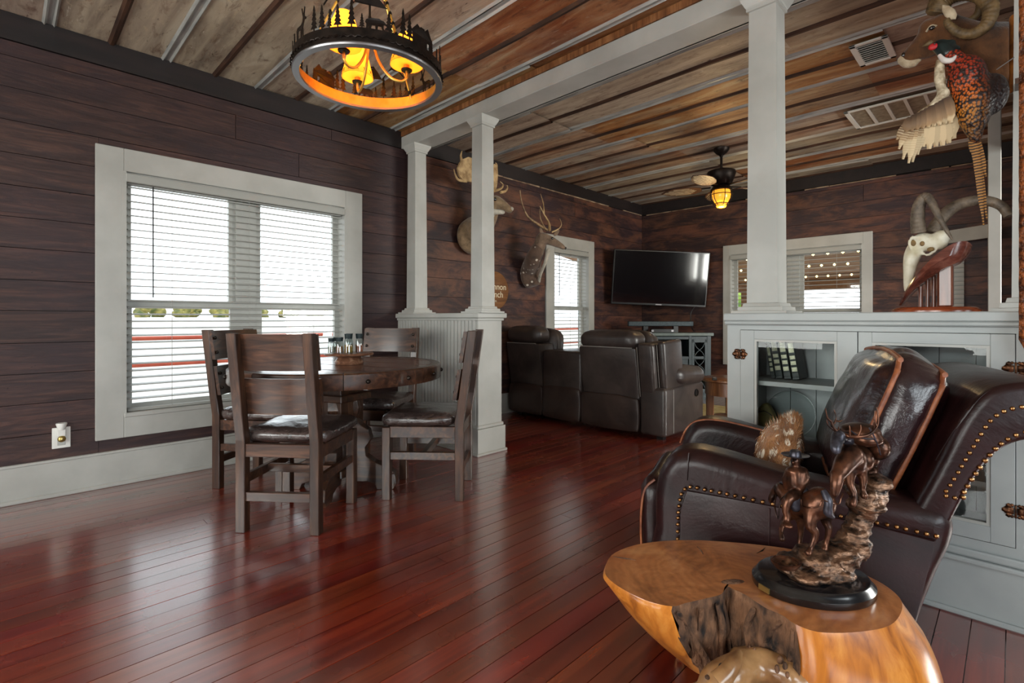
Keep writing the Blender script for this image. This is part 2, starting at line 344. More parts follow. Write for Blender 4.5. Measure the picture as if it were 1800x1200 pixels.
class B:
    def __init__(s): s.bm = bmesh.new()
    def mesh(s, V, Fc):
        vs = [s.bm.verts.new(v) for v in V]
        for f in Fc:
            try: s.bm.faces.new([vs[i] for i in f])
            except ValueError: pass
        return vs
    def box(s, lo, hi, M=None, bev=0, seg=1):
        x0, y0, z0 = lo; x1, y1, z1 = hi
        V = [Vector(v) for v in ((x0, y0, z0), (x1, y0, z0), (x1, y1, z0), (x0, y1, z0), (x0, y0, z1), (x1, y0, z1), (x1, y1, z1), (x0, y1, z1))]
        if M is not None: V = [M @ v for v in V]
        vs = s.mesh(V, [(3, 2, 1, 0), (4, 5, 6, 7), (0, 1, 5, 4), (1, 2, 6, 5), (2, 3, 7, 6), (3, 0, 4, 7)])
        if bev:
            es = set(e for v in vs for e in v.link_edges)
            bmesh.ops.bevel(s.bm, geom=list(es), offset=bev, segments=seg, profile=.5, affect='EDGES')
        return s
    def bar(s, a, b, wx, wy, up=(0, 0, 1), bev=0):
        a, b = Vector(a), Vector(b); d = (b-a); L = d.length; d.normalize()
        u = Vector(up)
        if abs(d.dot(u)) > .98: u = Vector((1, 0, 0))
        sx = d.cross(u).normalized(); sy = sx.cross(d).normalized()
        M = Matrix((( sx.x, sy.x, d.x, a.x), (sx.y, sy.y, d.y, a.y), (sx.z, sy.z, d.z, a.z), (0, 0, 0, 1)))
        return s.box((-wx/2, -wy/2, 0), (wx/2, wy/2, L), M, bev)
    def tube(s, pts, rad, seg=10, caps=True, flat=1.0, closed=False, up=None):
        P = [Vector(p) for p in pts]; n = len(P)
        R_ = rad if isinstance(rad, (list, tuple)) else [rad]*n
        if len(R_) != n:
            R_ = [R_[min(len(R_)-1, int(i*(len(R_)-1)/(n-1)))]*(1-((i*(len(R_)-1)/(n-1)) % 1)) + R_[min(len(R_)-1, int(i*(len(R_)-1)/(n-1))+1)]*((i*(len(R_)-1)/(n-1)) % 1) for i in range(n)]
        prev = None; rings = []
        for i in range(n):
            if closed: d = P[(i+1) % n]-P[i-1]
            else: d = P[min(i+1, n-1)]-P[max(i-1, 0)]
            d.normalize()
            if prev is None:
                u = Vector(up) if up else (Vector((0, 0, 1)) if abs(d.z) < .9 else Vector((1, 0, 0)))
            else: u = prev
            a = (u-d*u.dot(d)).normalized(); b = d.cross(a); prev = a
            rings.append([s.bm.verts.new(P[i]+R_[i]*(math.cos(2*math.pi*k/seg)*a*flat+math.sin(2*math.pi*k/seg)*b)) for k in range(seg)])
        for i in range(n if closed else n-1):
            A, Bq = rings[i], rings[(i+1) % n]
            for k in range(seg): s.bm.faces.new((A[k], A[(k+1) % seg], Bq[(k+1) % seg], Bq[k]))
        if caps and not closed:
            s.bm.faces.new(rings[0][::-1]); s.bm.faces.new(rings[-1])
        return s
    def lathe(s, prof, seg=24, center=(0, 0, 0), sx=1, sy=1, M=None):
        c = Vector(center); rings = []
        for r, z in prof:
            ring = []
            for k in range(seg):
                v = Vector((r*math.cos(2*math.pi*k/seg)*sx, r*math.sin(2*math.pi*k/seg)*sy, z))
                if M is not None: v = M @ v
                ring.append(s.bm.verts.new(c+v))
            rings.append(ring)
        for A, Bq in zip(rings, rings[1:]):
            for k in range(seg): s.bm.faces.new((A[k], A[(k+1) % seg], Bq[(k+1) % seg], Bq[k]))
        if prof[0][0] > 1e-6: s.bm.faces.new(rings[0][::-1])
        if prof[-1][0] > 1e-6: s.bm.faces.new(rings[-1])
        return s
    def prism(s, poly, h0, h1, plane='xy', fn=None):
        """extrude polygon; plane 'xy': third axis z; 'xz': third axis y; fn maps (a,b,h)->xyz"""
        f = fn or {'xy': lambda a, b, h: (a, b, h), 'xz': lambda a, b, h: (a, h, b), 'yz': lambda a, b, h: (h, a, b)}[plane]
        from mathutils.geometry import tessellate_polygon
        n = len(poly); tri = tessellate_polygon([[Vector((a, b, 0)) for a, b in poly]])
        bot = [s.bm.verts.new(f(a, b, h0)) for a, b in poly]; top = [s.bm.verts.new(f(a, b, h1)) for a, b in poly]
        for t in tri:
            try:
                s.bm.faces.new([top[i] for i in t]); s.bm.faces.new([bot[i] for i in t][::-1])
            except ValueError: pass
        for i in range(n):
            try: s.bm.faces.new((bot[i], bot[(i+1) % n], top[(i+1) % n], top[i]))
            except ValueError: pass
        return s
    def ngon_prism(s, poly, h0, h1, fn, bev=0, seg=3):
        n = len(poly)
        bot = [s.bm.verts.new(fn(a, b, h0)) for a, b in poly]; top = [s.bm.verts.new(fn(a, b, h1)) for a, b in poly]
        s.bm.faces.new(bot[::-1]); s.bm.faces.new(top); rim = []
        for i in range(n): s.bm.faces.new((bot[i], bot[(i+1) % n], top[(i+1) % n], top[i]))
        if bev:
            es = [e for v in (bot, top) for i in range(n) for e in v[i].link_edges if e.other_vert(v[i]) in (v[(i+1) % n],)]
            bmesh.ops.bevel(s.bm, geom=list(set(es)), offset=bev, segments=seg, profile=.5, affect='EDGES', clamp_overlap=True)
        return s
    def ball(s, c, r, sub=2, M=None):
        r = (r, r, r) if isinstance(r, (int, float)) else r
        m = Matrix.Translation(c) @ (M.to_4x4() if M is not None else Matrix.Identity(4)) @ Matrix.Diagonal((*r, 1))
        bmesh.ops.create_icosphere(s.bm, subdivisions=sub, radius=1, matrix=m)
        return s
    def rprism(s, poly, y0, y1, r, fn, seg=5):
        P = [Vector(q) for q in poly]; n = len(P)
        A = sum(P[i].x*P[(i+1) % n].y-P[(i+1) % n].x*P[i].y for i in range(n)); sg = 1 if A > 0 else -1
        N = []
        for i in range(n):
            d = (P[(i+1) % n]-P[i]).normalized()+(P[i]-P[i-1]).normalized(); d = d.normalized() if d.length > 1e-6 else Vector((1, 0))
            N.append(Vector((d.y, -d.x))*sg)
        for _ in range(3): N = [(N[i-1]+N[i]*2+N[(i+1) % n]).normalized() for i in range(n)]
        lv = []
        for j in range(seg+1):
            t = j/seg*math.pi/2; lv.append((r*(1-math.sin(t)), y0+r*(1-math.cos(t))))
        for j in range(seg, -1, -1):
            t = j/seg*math.pi/2; lv.append((r*(1-math.sin(t)), y1-r*(1-math.cos(t))))
        rings = [[s.bm.verts.new(fn(P[i].x-N[i].x*e, P[i].y-N[i].y*e, h)) for i in range(n)] for e, h in lv]
        for a, c in zip(rings, rings[1:]):
            for i in range(n): s.bm.faces.new((a[i], a[(i+1) % n], c[(i+1) % n], c[i]))
        s.bm.faces.new(rings[0][::-1]); s.bm.faces.new(rings[-1]); return s
    def puff(s, size, n=10, rnd=.35, bulge=.0, M=None, wr=0, seed=0, wsc=9):
        """rounded cushion block centred at 0; size = full extents"""
        hx, hy, hz = (v/2 for v in size); tmp = bmesh.new()
        bmesh.ops.create_cube(tmp, size=2)
        bmesh.ops.subdivide_edges(tmp, edges=tmp.edges[:], cuts=n, use_grid_fill=True)
        r = rnd*min(hx, hy, hz)
        idx = {}
        for v in tmp.verts:
            p = Vector((v.co.x*hx, v.co.y*hy, v.co.z*hz))
            q = Vector((max(-hx+r, min(hx-r, p.x)), max(-hy+r, min(hy-r, p.y)), max(-hz+r, min(hz-r, p.z))))
            d = p-q
            if d.length > 1e-9:
                d.normalize(); p = q+d*r
            if bulge:
                for a in range(3):
                    o1, o2 = [k for k in range(3) if k != a]
                    p[a] += bulge*v.co[a]*(1-v.co[o1]**2)*(1-v.co[o2]**2) if abs(v.co[a]) > .01 else 0
            if wr:
                k = noise.noise(Vector((p.x*wsc+seed, p.y*wsc*1.4, p.z*wsc)))
                p += wr*k*(d if d.length > 0 else Vector((0, 0, 1)))
            if M is not None: p = M @ p
            idx[v] = s.bm.verts.new(p)
        for f in tmp.faces: s.bm.faces.new([idx[v] for v in f.verts])
        tmp.free(); return s
    def build(s, name, m, parent=None, smooth=None, loc=None, rot=None, bev=0, seg=1):
        if bev: bmesh.ops.bevel(s.bm, geom=s.bm.edges[:], offset=bev, segments=seg, profile=.5, affect='EDGES', clamp_overlap=True)
        bmesh.ops.recalc_face_normals(s.bm, faces=s.bm.faces[:])
        me = bpy.data.meshes.new(name); s.bm.to_mesh(me); s.bm.free()
        if smooth:
            me.polygons.foreach_set('use_smooth', [True]*len(me.polygons))
            try: me.set_sharp_from_angle(angle=math.radians(smooth))
            except Exception: pass
        return put(name, me, m, parent, loc, rot)
def organic(name, prims, voxel, m, parent=None, it=4, disp=None):
    """one continuous skin over overlapping balls and tapered limbs"""
    b = B()
    for p in prims:
        if p[0] == 'c':
            _, a, c, r0, r1 = p; a, c = Vector(a), Vector(c)
            b.tube([a, c], [r0, r1], 12); b.ball(a, r0, 2); b.ball(c, r1, 2)
        elif p[0] == 'e':
            b.ball(Vector(p[1]), p[2], 3, Euler(p[3]).to_matrix() if len(p) > 3 else None)
        elif p[0] == 'chain':
            pts, rr = p[1], p[2]
            cp = catmull(pts, 4); n = len(cp); k = len(rr)-1
            rad = [rr[min(k, int(i/(n-1)*k))]*(1-(i/(n-1)*k) % 1)+rr[min(k, int(i/(n-1)*k)+1)]*((i/(n-1)*k) % 1) for i in range(n)]
            b.tube(cp, rad, 12); b.ball(cp[0], rad[0], 2); b.ball(cp[-1], rad[-1], 2)
    me = bpy.data.meshes.new(name+'_cage'); bmesh.ops.recalc_face_normals(b.bm, faces=b.bm.faces[:]); b.bm.to_mesh(me); b.bm.free()
    t = bpy.data.objects.new('cage', me); COL.objects.link(t)
    md = t.modifiers.new('r', 'REMESH'); md.mode = 'VOXEL'; md.voxel_size = voxel
    sm = t.modifiers.new('s', 'SMOOTH'); sm.iterations = it; sm.factor = .5
    dg = bpy.context.evaluated_depsgraph_get(); out = bpy.data.meshes.new_from_object(t.evaluated_get(dg))
    bpy.data.objects.remove(t); bpy.data.meshes.remove(me)
    if disp:
        out.calc_normals_split() if hasattr(out, 'calc_normals_split') else None
        nr = [v.normal.copy() for v in out.vertices]
        for v, n_ in zip(out.vertices, nr): v.co += n_*disp(v.co)
    out.polygons.foreach_set('use_smooth', [True]*len(out.polygons)); out.name = name
    return put(name, out, m, parent)
def dup(root, loc, rz, label=None, group=None):
    r = root.copy(); COL.objects.link(r); r.location = loc; r.rotation_euler = (0, 0, rz)
    if label: r['label'] = label
    if group: r['group'] = group
    for ch in root.children:
        c = ch.copy(); COL.objects.link(c); c.parent = r
        for g in ch.children:
            d = g.copy(); COL.objects.link(d); d.parent = c
    return r
def bx(name, lo, hi, m, parent=None, bev=0, kind=None, label=None, cat=None):
    """box with its origin at its centre"""
    lo, hi = Vector(lo), Vector(hi); c = (lo+hi)/2
    o = B().box(lo-c, hi-c, bev=bev).build(name, m, parent, loc=c)
    return tagp(o, label, cat, None, kind)

# ------------------------------------------------------------------ structure
XW, YF, ZC = -4.06, 6.93, 2.805
XR, YN, WT = 2.3, -2.5, .14
def shell(name, axis, at, a0, a1, z0, z1, holes, out, m):
    """wall slab with rectangular openings; axis 'y' = runs along y at x=at, thickness towards out"""
    b = B(); cuts = sorted(set([a0, a1]+[h[0] for h in holes]+[h[1] for h in holes]))
    for p, q in zip(cuts, cuts[1:]):
        hs = sorted([(h[2], h[3]) for h in holes if h[0] <= p+1e-6 and h[1] >= q-1e-6]); z = z0
        for (c, d) in hs+[(z1, z1)]:
            if c > z+1e-6:
                t0, t1 = sorted((at, at+out*WT))
                b.box((t0, p, z), (t1, q, c)) if axis == 'y' else b.box((p, t0, z), (q, t1, c))
            z = d
    return tagp(b.build(name, m), kind='structure')
# openings: inner daylight size
W1 = (.545, 2.055, .44, 2.005); W2 = (4.80, 5.53, .56, 1.95); W3 = (-2.72, -1.22, .55, 1.92)
NW = [(-3.3, -1.7, .6, 2.1), (-1.1, .5, .6, 2.1)]; RW = [(-1.4, 1.6, .6, 2.1), (4.0, 6.0, .6, 2.1)]  # NW, RW: openings added out of view to let the fill lamps in
wall_left = shell('wall_left', 'y', XW-.02, YN, YF+.2, 0, ZC+.05, [W1, W2], -1, 'wall_back')
wall_far = shell('wall_far', 'x', YF+.02, XW-.2, XR, 0, ZC+.05, [W3], 1, 'wall_back')
wall_near = shell('wall_near', 'x', YN, XW-.2, XR, 0, ZC+.05, NW, -1, 'plank_x')
wall_right = shell('wall_right', 'y', XR, YN, YF+.2, 0, ZC+.05, RW, 1, 'plank_y')
UB = {}
def unit_box():
    if 'm' not in UB:
        b = B(); b.box((-.5, -.5, -.5), (.5, .5, .5)); me = bpy.data.meshes.new('unit_board'); b.bm.to_mesh(me); b.bm.free(); UB['m'] = me
    return UB['m']
UBM = {}
def board(name, lo, hi, m, parent, tilt=None):
    if m not in UBM:
        me = unit_box().copy(); me.materials.append(MT[m]); UBM[m] = me
    o = bpy.data.objects.new(name, UBM[m]); COL.objects.link(o); o.parent = parent
    lo, hi = Vector(lo), Vector(hi)
    o.location = (lo+hi)/2; o.scale = hi-lo
    if tilt: o.rotation_euler = tilt
    return o
def clad(parent, axis, at, inw, a0, a1, z0, z1, rows, holes, m, seed):
    """horizontal boards nailed on a wall, cut around openings"""
    r = random.Random(seed); z = z0
    while z < z1-.02:
        h = min(rows*(.96+.08*r.random()), z1-z)
        segs = [(a0, a1)]
        for H_ in holes:
            if H_[3] > z+.01 and H_[2] < z+h-.01:
                for q0, q1 in ((z, H_[2]), (H_[3], z+h)):
                    if q1-q0 > .012:
                        t0, t1 = sorted((at-inw*.02, at))
                        board('plank', (t0, H_[0], q0+.0018) if axis == 'y' else (H_[0], t0, q0+.0018), (t1, H_[1], q1-.0018) if axis == 'y' else (H_[1], t1, q1-.0018), m, parent)
                ns = []
                for p, q in segs:
                    if H_[1] <= p or H_[0] >= q: ns.append((p, q)); continue
                    if p < H_[0]: ns.append((p, H_[0]))
                    if q > H_[1]: ns.append((H_[1], q))
                segs = ns
        for p, q in segs:
            c = [p]
            while q-c[-1] > 3.0: c.append(c[-1]+1.5+1.5*r.random())
            c.append(q)
            for u, v in zip(c, c[1:]):
                if v-u < .03: continue
                th = .018+.003*r.random(); g = .0018
                t0, t1 = sorted((at-inw*.02, at-inw*.02+inw*th))
                lo = (t0, u+g, z+g) if axis == 'y' else (u+g, t0, z+g)
                hi = (t1, v-g, z+h-g) if axis == 'y' else (v-g, t1, z+h-g)
                board('plank', lo, hi, m, parent)
        z += h
W1o = (.42, 2.19, .32, 2.13); W2o = (4.68, 5.63, .46, 2.08); W3o = (-2.79, -1.15, .46, 2.03)
clad(wall_left, 'y', XW, 1, -.5, 2.72, .2, 2.645, .183, [W1o], 'plank_y', 3)
clad(wall_left, 'y', XW, 1, 2.72, YF, .2, 2.645, .183, [W2o], 'plank_warm', 13)
clad(wall_far, 'x', YF, -1, XW, 0.6, .2, 2.635, .183, [W3o], 'plank_x', 5)
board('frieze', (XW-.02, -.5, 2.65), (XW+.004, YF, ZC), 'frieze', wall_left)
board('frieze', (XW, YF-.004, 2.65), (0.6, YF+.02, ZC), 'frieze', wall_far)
# pale broken strip under the frieze of the living room
r_ = random.Random(4)
def strips(parent, axis, a0, a1, skip):
    a = a0
    while a < a1-.05:
        L = .12+.5*r_.random()
        if r_.random() > skip:
            if axis == 'y': board('strip', (XW, a, 2.638), (XW+.012, min(a+L, a1), 2.648+.006*r_.random()), 'crack', parent)
            else: board('strip', (a, YF-.012, 2.632), (min(a+L, a1), YF, 2.640+.004*r_.random()), 'crack', parent)
        a += L+.02*r_.random()
strips(wall_left, 'y', 2.9, 6.9, .12); strips(wall_far, 'x', -3.98, 0.0, .3)
# floor
floor = tagp(B().box((XW-.2, YN-.2, -.12), (XR+.2, YF+.2, -.018)).build('floor', 'floor'), kind='structure')
r_ = random.Random(21); x = XW-.01; FWD = .0862; nf = 0
while x < .42:
    y = -.45-1.2*r_.random()
    while y < YF:
        L = 2.0+2.4*r_.random(); e = min(y+L, YF+.02)
        if e > -.3:
            board('floorboard', (x+.0014, max(y, -.9)+.001, -.018), (x+FWD-.0014, e-.001, .0006*r_.random()), 'floor', floor, (0, math.radians(r_.uniform(-.35, .35)), 0)); nf += 1
        y = e
    x += FWD
board('floor_slab', (x, YN, -.018), (XR+.1, YF+.02, 0), 'floor', floor); board('floor_slab', (XW-.1, YN, -.018), (x, -.9, 0), 'floor', floor)
# ceiling: overlapping V-crimp tin sheets
ceiling = tagp(B().box((XW-.2, YN-.2, ZC+.03), (XR+.2, YF+.2, ZC+.13)).build('ceiling', 'wall_back'), kind='structure')
SW = .585
def tin_profile():
    w_ = SW/2; P = [(-w_-.014, 0)]
    P += [(-w_+.012, 0), (-w_+.022, .013), (-w_+.032, 0), (-w_+.05, 0)]
    P += [(-.26*w_, 0), (-.022, 0), (-.008, .016), (.008, .016), (.022, 0), (.26*w_, 0)]
    P += [(w_-.05, 0), (w_-.034, 0), (w_-.022, .013), (w_-.012, 0), (w_+.014, -.003)]
    return P
def tin_sheet(L):
    P = tin_profile(); V = []; Fc = []; N = 5
    for i in range(N):
        xx = -L/2+L*i/(N-1); wob = .004*math.sin(i*2.1+L)
        for (yy, d) in P: V.append((xx, yy, -d+wob))
    k = len(P)
    for i in range(N-1):
        for j in range(k-1): Fc.append((i*k+j, i*k+j+1, (i+1)*k+j+1, (i+1)*k+j))
    b = B(); b.mesh(V, Fc); return b, P, N
SHEETS = []
for L in (1.9, 2.3, 2.7):
    b, P, N = tin_sheet(L); k = len(P)-1
    me = bpy.data.meshes.new('tin_sheet'); b.bm.to_mesh(me); b.bm.free()
    for mm in ('tin', 'seam', 'rust_crimp'): me.materials.append(MT[mm])
    for i, p in enumerate(me.polygons):
        j = i % k; p.material_index = 1 if j in (0, 1, 2, 12, 13, 14) else (2 if j in (6, 7, 8) else 0)
    SHEETS.append((L, me))
y = -1.27-SW*2; r_ = random.Random(8); row = 0
while y < YF+.2:
    x = XW-.1-1.6*r_.random()
    while x < XR:
        L, me = SHEETS[r_.randrange(3)]
        if not (y < -.7 and x+L < -99):
            o = bpy.data.objects.new('tin_sheet', me); COL.objects.link(o); o.parent = ceiling
            o.location = (x+L/2, y, ZC+.004*((row*7+int(x*3)) % 3)); o.rotation_euler = (math.radians(r_.uniform(-.25, .25)), math.radians(r_.uniform(-.12, .12)), 0)
        x += L-.03
    y += SW; row += 1
# skirting boards
def skirting(name, lo, hi, sh_lo, sh_hi, cap_lo, cap_hi):
    b = B(); b.box(lo, hi); b.box(sh_lo, sh_hi, bev=.005); b.box(cap_lo, cap_hi, bev=.003)
    return tagp(b.build(name, 'white'), kind='structure')
skirting('baseboard_left', (XW, -1.5, 0), (XW+.016, 2.58, .212), (XW, -1.5, 0), (XW+.03, 2.58, .025), (XW, -1.5, .208), (XW+.022, 2.58, .224))
skirting('baseboard_left_rear', (XW, 2.86, 0), (XW+.016, YF, .212), (XW, 2.86, 0), (XW+.03, YF, .025), (XW, 2.86, .208), (XW+.022, YF, .224))
skirting('baseboard_far', (XW+.02, YF-.016, 0), (0, YF, .212), (XW+.02, YF-.03, 0), (0, YF, .025), (XW+.02, YF-.022, .208), (0, YF, .224))

# ------------------------------------------------------------------ windows
def window(name, axis, at, inw, inner, outer, mull, rail_z, sill=True):
    """casing, jamb liner, two or more sashes with glass. (a along the wall, t through the wall)"""
    a0, a1, z0, z1 = inner; A0, A1, Z0, Z1 = outer
    def P(a, t, z): return (at+inw*t, a, z) if axis == 'y' else (a, at+inw*t, z)
    def bxx(b, a, a_, t, t_, z, z_, bev=0):
        p, q = P(a, t, z), P(a_, t_, z_)
        b.box([min(u, v) for u, v in zip(p, q)], [max(u, v) for u, v in zip(p, q)], bev=bev)
    root = thing(name, None, None, kind='structure')
    def part(nm, lst, m, parent=root, bev=0):
        b = B()
        for q in lst: bxx(b, *q, bev=bev)
        return b.build(nm, m, parent)
    part('casing', [(A0, a0, 0, .024, Z0, Z1)], 'white', bev=.003); part('casing', [(a1, A1, 0, .024, Z0, Z1)], 'white', bev=.003)
    part('casing', [(a0, a1, 0, .024, z1, Z1)], 'white', bev=.003); part('casing', [(a0, a1, 0, .024, Z0, z0)], 'white', bev=.003)
    part('jamb', [(a0-.012, a0+.012, -WT, .026, z0, z1), (a1-.012, a1+.012, -WT, .026, z0, z1), (a0, a1, -WT, .0, z1-.012, z1+.01)], 'white')
    part('sill', [(a0, a1, -WT-.02, .030, z0-.012, z0+.016)], 'white', bev=.004)
    edges = [a0]+[m_ for m_ in mull for _ in (0, 1)]+[a1]
    for m_ in mull: part('mullion', [(m_-.07, m_+.07, -.135, -.075, z0, z1)], 'white')
    for i in range(0, len(edges), 2):
        l = edges[i]+(.012 if i == 0 else .07); r = edges[i+1]-(.012 if i+2 >= len(edges) else .07)
        for (b0, b1, t) in ((z0+.017, rail_z+.02, -.103), (rail_z-.02, z1-.013, -.135)):
            s = part('sash', [(l, l+.042, t, t+.03, b0, b1), (r-.042, r, t, t+.03, b0, b1), (l+.042, r-.042, t+.001, t+.029, b0+.0005, b0+.045), (l+.042, r-.042, t+.001, t+.029, b1-.045, b1-.0005)], 'white')
            part('pane', [(l+.04, r-.04, t+.012, t+.016, b0+.04, b1-.04)], 'glass', s)
    return root, P
def blind(label, P, a0, a1, ztop, zbot, pitch, group='slatted window blinds', tc=-.035, wand=None, tilt=0.10):
    root = thing('window_blind', label, 'blind', group=group)
    def bxx(nm, a, a_, t, t_, z, z_, m, par=root, bev=0):
        p, q = P(a, t, z), P(a_, t_, z_); lo = Vector([min(u, v) for u, v in zip(p, q)]); hi = Vector([max(u, v) for u, v in zip(p, q)])
        c = (lo+hi)/2; return B().box(lo-c, hi-c, bev=bev).build(nm, m, par, loc=c)
    v = bxx('valance', a0-.004, a1+.004, -.01, .034, ztop-.055, ztop, 'slat', bev=.004)
    bxx('valance_lip', a0-.006, a1+.006, .024, .040, ztop-.012, ztop+.004, 'slat', v, bev=.003)
    bxx('headrail', a0+.01, a1-.01, tc-.03, tc+.02, ztop-.06, ztop-.01, 'slat')
    z = ztop-.075; k = 0; first = None
    while z > zbot+.035:
        if first is None:
            first = bxx('slat', a0+.012, a1-.012, tc-.025, tc+.025, z-.003, z+.003, 'slat'); o = first
            alongy = abs(Vector(P(a0, 0, 0)).y-Vector(P(a1, 0, 0)).y) > .01
        else:
            o = first.copy(); COL.objects.link(o); o.location = first.location+Vector((0, 0, z-z00))
        if k == 0: z00 = z
        o.rotation_euler = (0, tilt, 0) if alongy else (tilt, 0, 0)
        z -= pitch; k += 1
    bxx('bottom_rail', a0+.012, a1-.012, tc-.026, tc+.026, zbot, zbot+.018, 'slat', bev=.003)
    for f in (.17, .5, .83):
        a = a0+f*(a1-a0); bxx('ladder_cord', a-.0012, a+.0012, tc+.026, tc+.028, zbot+.01, ztop-.03, 'slat')
    if wand:
        q0, q1 = P(wand[0], .012, ztop-.06), P(wand[0], .014, wand[1])
        B().tube([q0, q1], .0045, 6).build('tilt_wand', 'cord_dark', root, smooth=40)
    return root
win1, P1 = window('window_1', 'y', XW, 1, W1, (.402, 2.21, .30, 2.15), [1.30], 1.155)
blind('wide white slatted blind over the big window behind the dining table', P1, W1[0]+.012, W1[1]-.012, W1[3]-.012, W1[2]+.018, .0460, wand=(.70, 1.20), tilt=.10)
win2, P2 = window('window_2', 'y', XW, 1, W2, (4.66, 5.65, .44, 2.10), [], 1.20)
blind('narrow white slatted blind behind the leather sofa near the television', P2, W2[0]+.012, W2[1]-.012, W2[3]-.012, W2[2]+.018, .0460, wand=(4.92, 1.35), tilt=.08)
win3, P3 = window('window_3', 'x', YF, -1, W3, (-2.81, -1.13, .44, 2.05), [-1.97], 1.16)
blind('white slatted blind in the far window behind the tall white column', P3, W3[0]+.012, W3[1]-.012, W3[3]-.012, W3[2]+.018, .0520, tilt=.09)
# the added out-of-view windows in front of the fill lamps have panes too
for i, (a0, a1, z0, z1) in enumerate(NW): window('window_%d' % (4+i), 'x', YN, 1, (a0, a1, z0, z1), (a0-.1, a1+.1, z0-.1, z1+.1), [], 1.3)
for i, (a0, a1, z0, z1) in enumerate(RW): window('window_%d' % (6+i), 'y', XR, -1, (a0, a1, z0, z1), (a0-.1, a1+.1, z0-.1, z1+.1), [], 1.3)

# ------------------------------------------------------------------ partition: beam, columns, pedestal
beam = B(); beam.box((XW, 2.62, 2.645), (2.2, 2.82, 2.755), bev=.004); beam.box((XW, 2.80, 2.645), (2.2, 2.828, 2.672), bev=.004)
beam = tagp(beam.build('beam', 'white'), kind='structure')
bx('top_strip', (XW, 2.615, 2.757), (2.2, 2.825, 2.80), 'tbl_side', beam)
def column(name, xc, yc, z0, z1, w0=.135, w1=.118, hw=1.0):
    b = B()
    def ring(w_, z, e=0): return [(xc-w_/2*hw-e, yc-w_/2-e, z), (xc+w_/2*hw+e, yc-w_/2-e, z), (xc+w_/2*hw+e, yc+w_/2+e, z), (xc-w_/2*hw-e, yc+w_/2+e, z)]
    lv = [(w0, z0, .055), (w0, z0+.012, .055), (w0, z0+.014, .032), (w0, z0+.032, .03), (w0, z0+.034, .016), (w0, z0+.05, .012), (w0, z0+.052, 0), (w1, z1-.072, 0), (w1, z1-.07, .010), (w1, z1-.055, .010), (w1, z1-.05, .014), (w1, z1-.015, .032), (w1, z1, .034)]
    V = []; Fc = []
    for w_, z, e in lv: V += ring(w_, z, e)
    for i in range(len(lv)-1):
        for k in range(4): Fc.append((i*4+k, i*4+(k+1) % 4, i*4+4+(k+1) % 4, i*4+4+k))
    Fc += [(3, 2, 1, 0), tuple(len(V)-4+k for k in range(4))]
    b.mesh(V, Fc); return tagp(b.build(name, 'white'), kind='structure')
column('column_1', -3.90, 2.685, 1.106, 2.645)
column('column_2', -2.995, 2.685, 1.106, 2.645)
column('column_3', -.868, 2.665, 1.086, 2.645, .140, .125)
column('column_4', .062, 2.685, 1.086, 2.645)
# beadboard pedestal
ped = thing('partition_pedestal', None, None, kind='structure')
PX0, PX1, PY0, PY1 = XW, -2.935, 2.585, 2.835
bx('core', (PX0, PY0, 0), (PX1, PY1, 1.068), 'white', ped)
b = B(); b.box((PX0, PY0-.03, 1.066), (PX1+.035, PY1+.03, 1.106), bev=.008, seg=2); b.box((PX0, PY0-.014, 1.045), (PX1+.016, PY1+.014, 1.066), bev=.004)
b.build('cap', 'white', ped)
b = B(); b.box((PX0, PY0-.022, 0), (PX1+.022, PY1+.022, .205)); b.box((PX0, PY0-.014, .205), (PX1+.014, PY1+.014, .232), bev=.006); b.box((PX0, PY0-.036, 0), (PX1+.036, PY1+.036, .022), bev=.006)
b.build('base_moulding', 'white', ped)
n = 24; x0, x1 = PX0+.03, PX1-.02; sw_ = (x1-x0)/n
first = None
for i in range(n):
    xx = x0+sw_*(i+.5)
    if first is None: first = B().box((-sw_/2+.0035, 0, -.41), (sw_/2-.0035, .010, .41), bev=.0028).build('bead_strip', 'white', ped, loc=(xx, PY0-.009, .638))
    else:
        o = first.copy(); COL.objects.link(o); o.location.x = xx
# living room right wall stub, white post and corner head board seen beyond the skull
lw = B(); lw.box((.02, 2.84, 0), (.14, 3.1, ZC)); lw.box((.02, 6.5, 0), (.14, YF, ZC)); lw.box((.02, 3.1, 2.3), (.14, 6.5, ZC))  # wide opening added so the fill lamp reaches the living room
tagp(lw.build('wall_living_right', 'plank_y'), kind='structure')
tagp(B().box((-.140, 5.30, 0), (-.066, 5.40, 2.78), bev=.004).build('trim_1', 'white'), kind='structure')
hb = B(); p, q = Vector((-.50, 6.92, 1.905)), Vector((-.115, 6.66, 1.905)); hb.bar(p, q, .03, .13)
tagp(hb.build('trim_2', 'white'), kind='structure')
tagp(B().box((-.475, 6.88, .9), (-.36, 6.905, 1.80)).build('trim_3', 'white_dim'), kind='structure')
sl = thing('window_blind', 'short strip of blind slats visible behind the horned skull stand', 'blind', group='slatted window blinds')
f0 = None
for i in range(14):
    if f0 is None: f0 = B().box((-.058, -.004, -.022), (.058, .004, .022)).build('slat', 'slat', sl, loc=(-.415, 6.868, 1.15), rot=(.5, 0, 0))
    else:
        o = f0.copy(); COL.objects.link(o); o.location.z = 1.15+.045*i
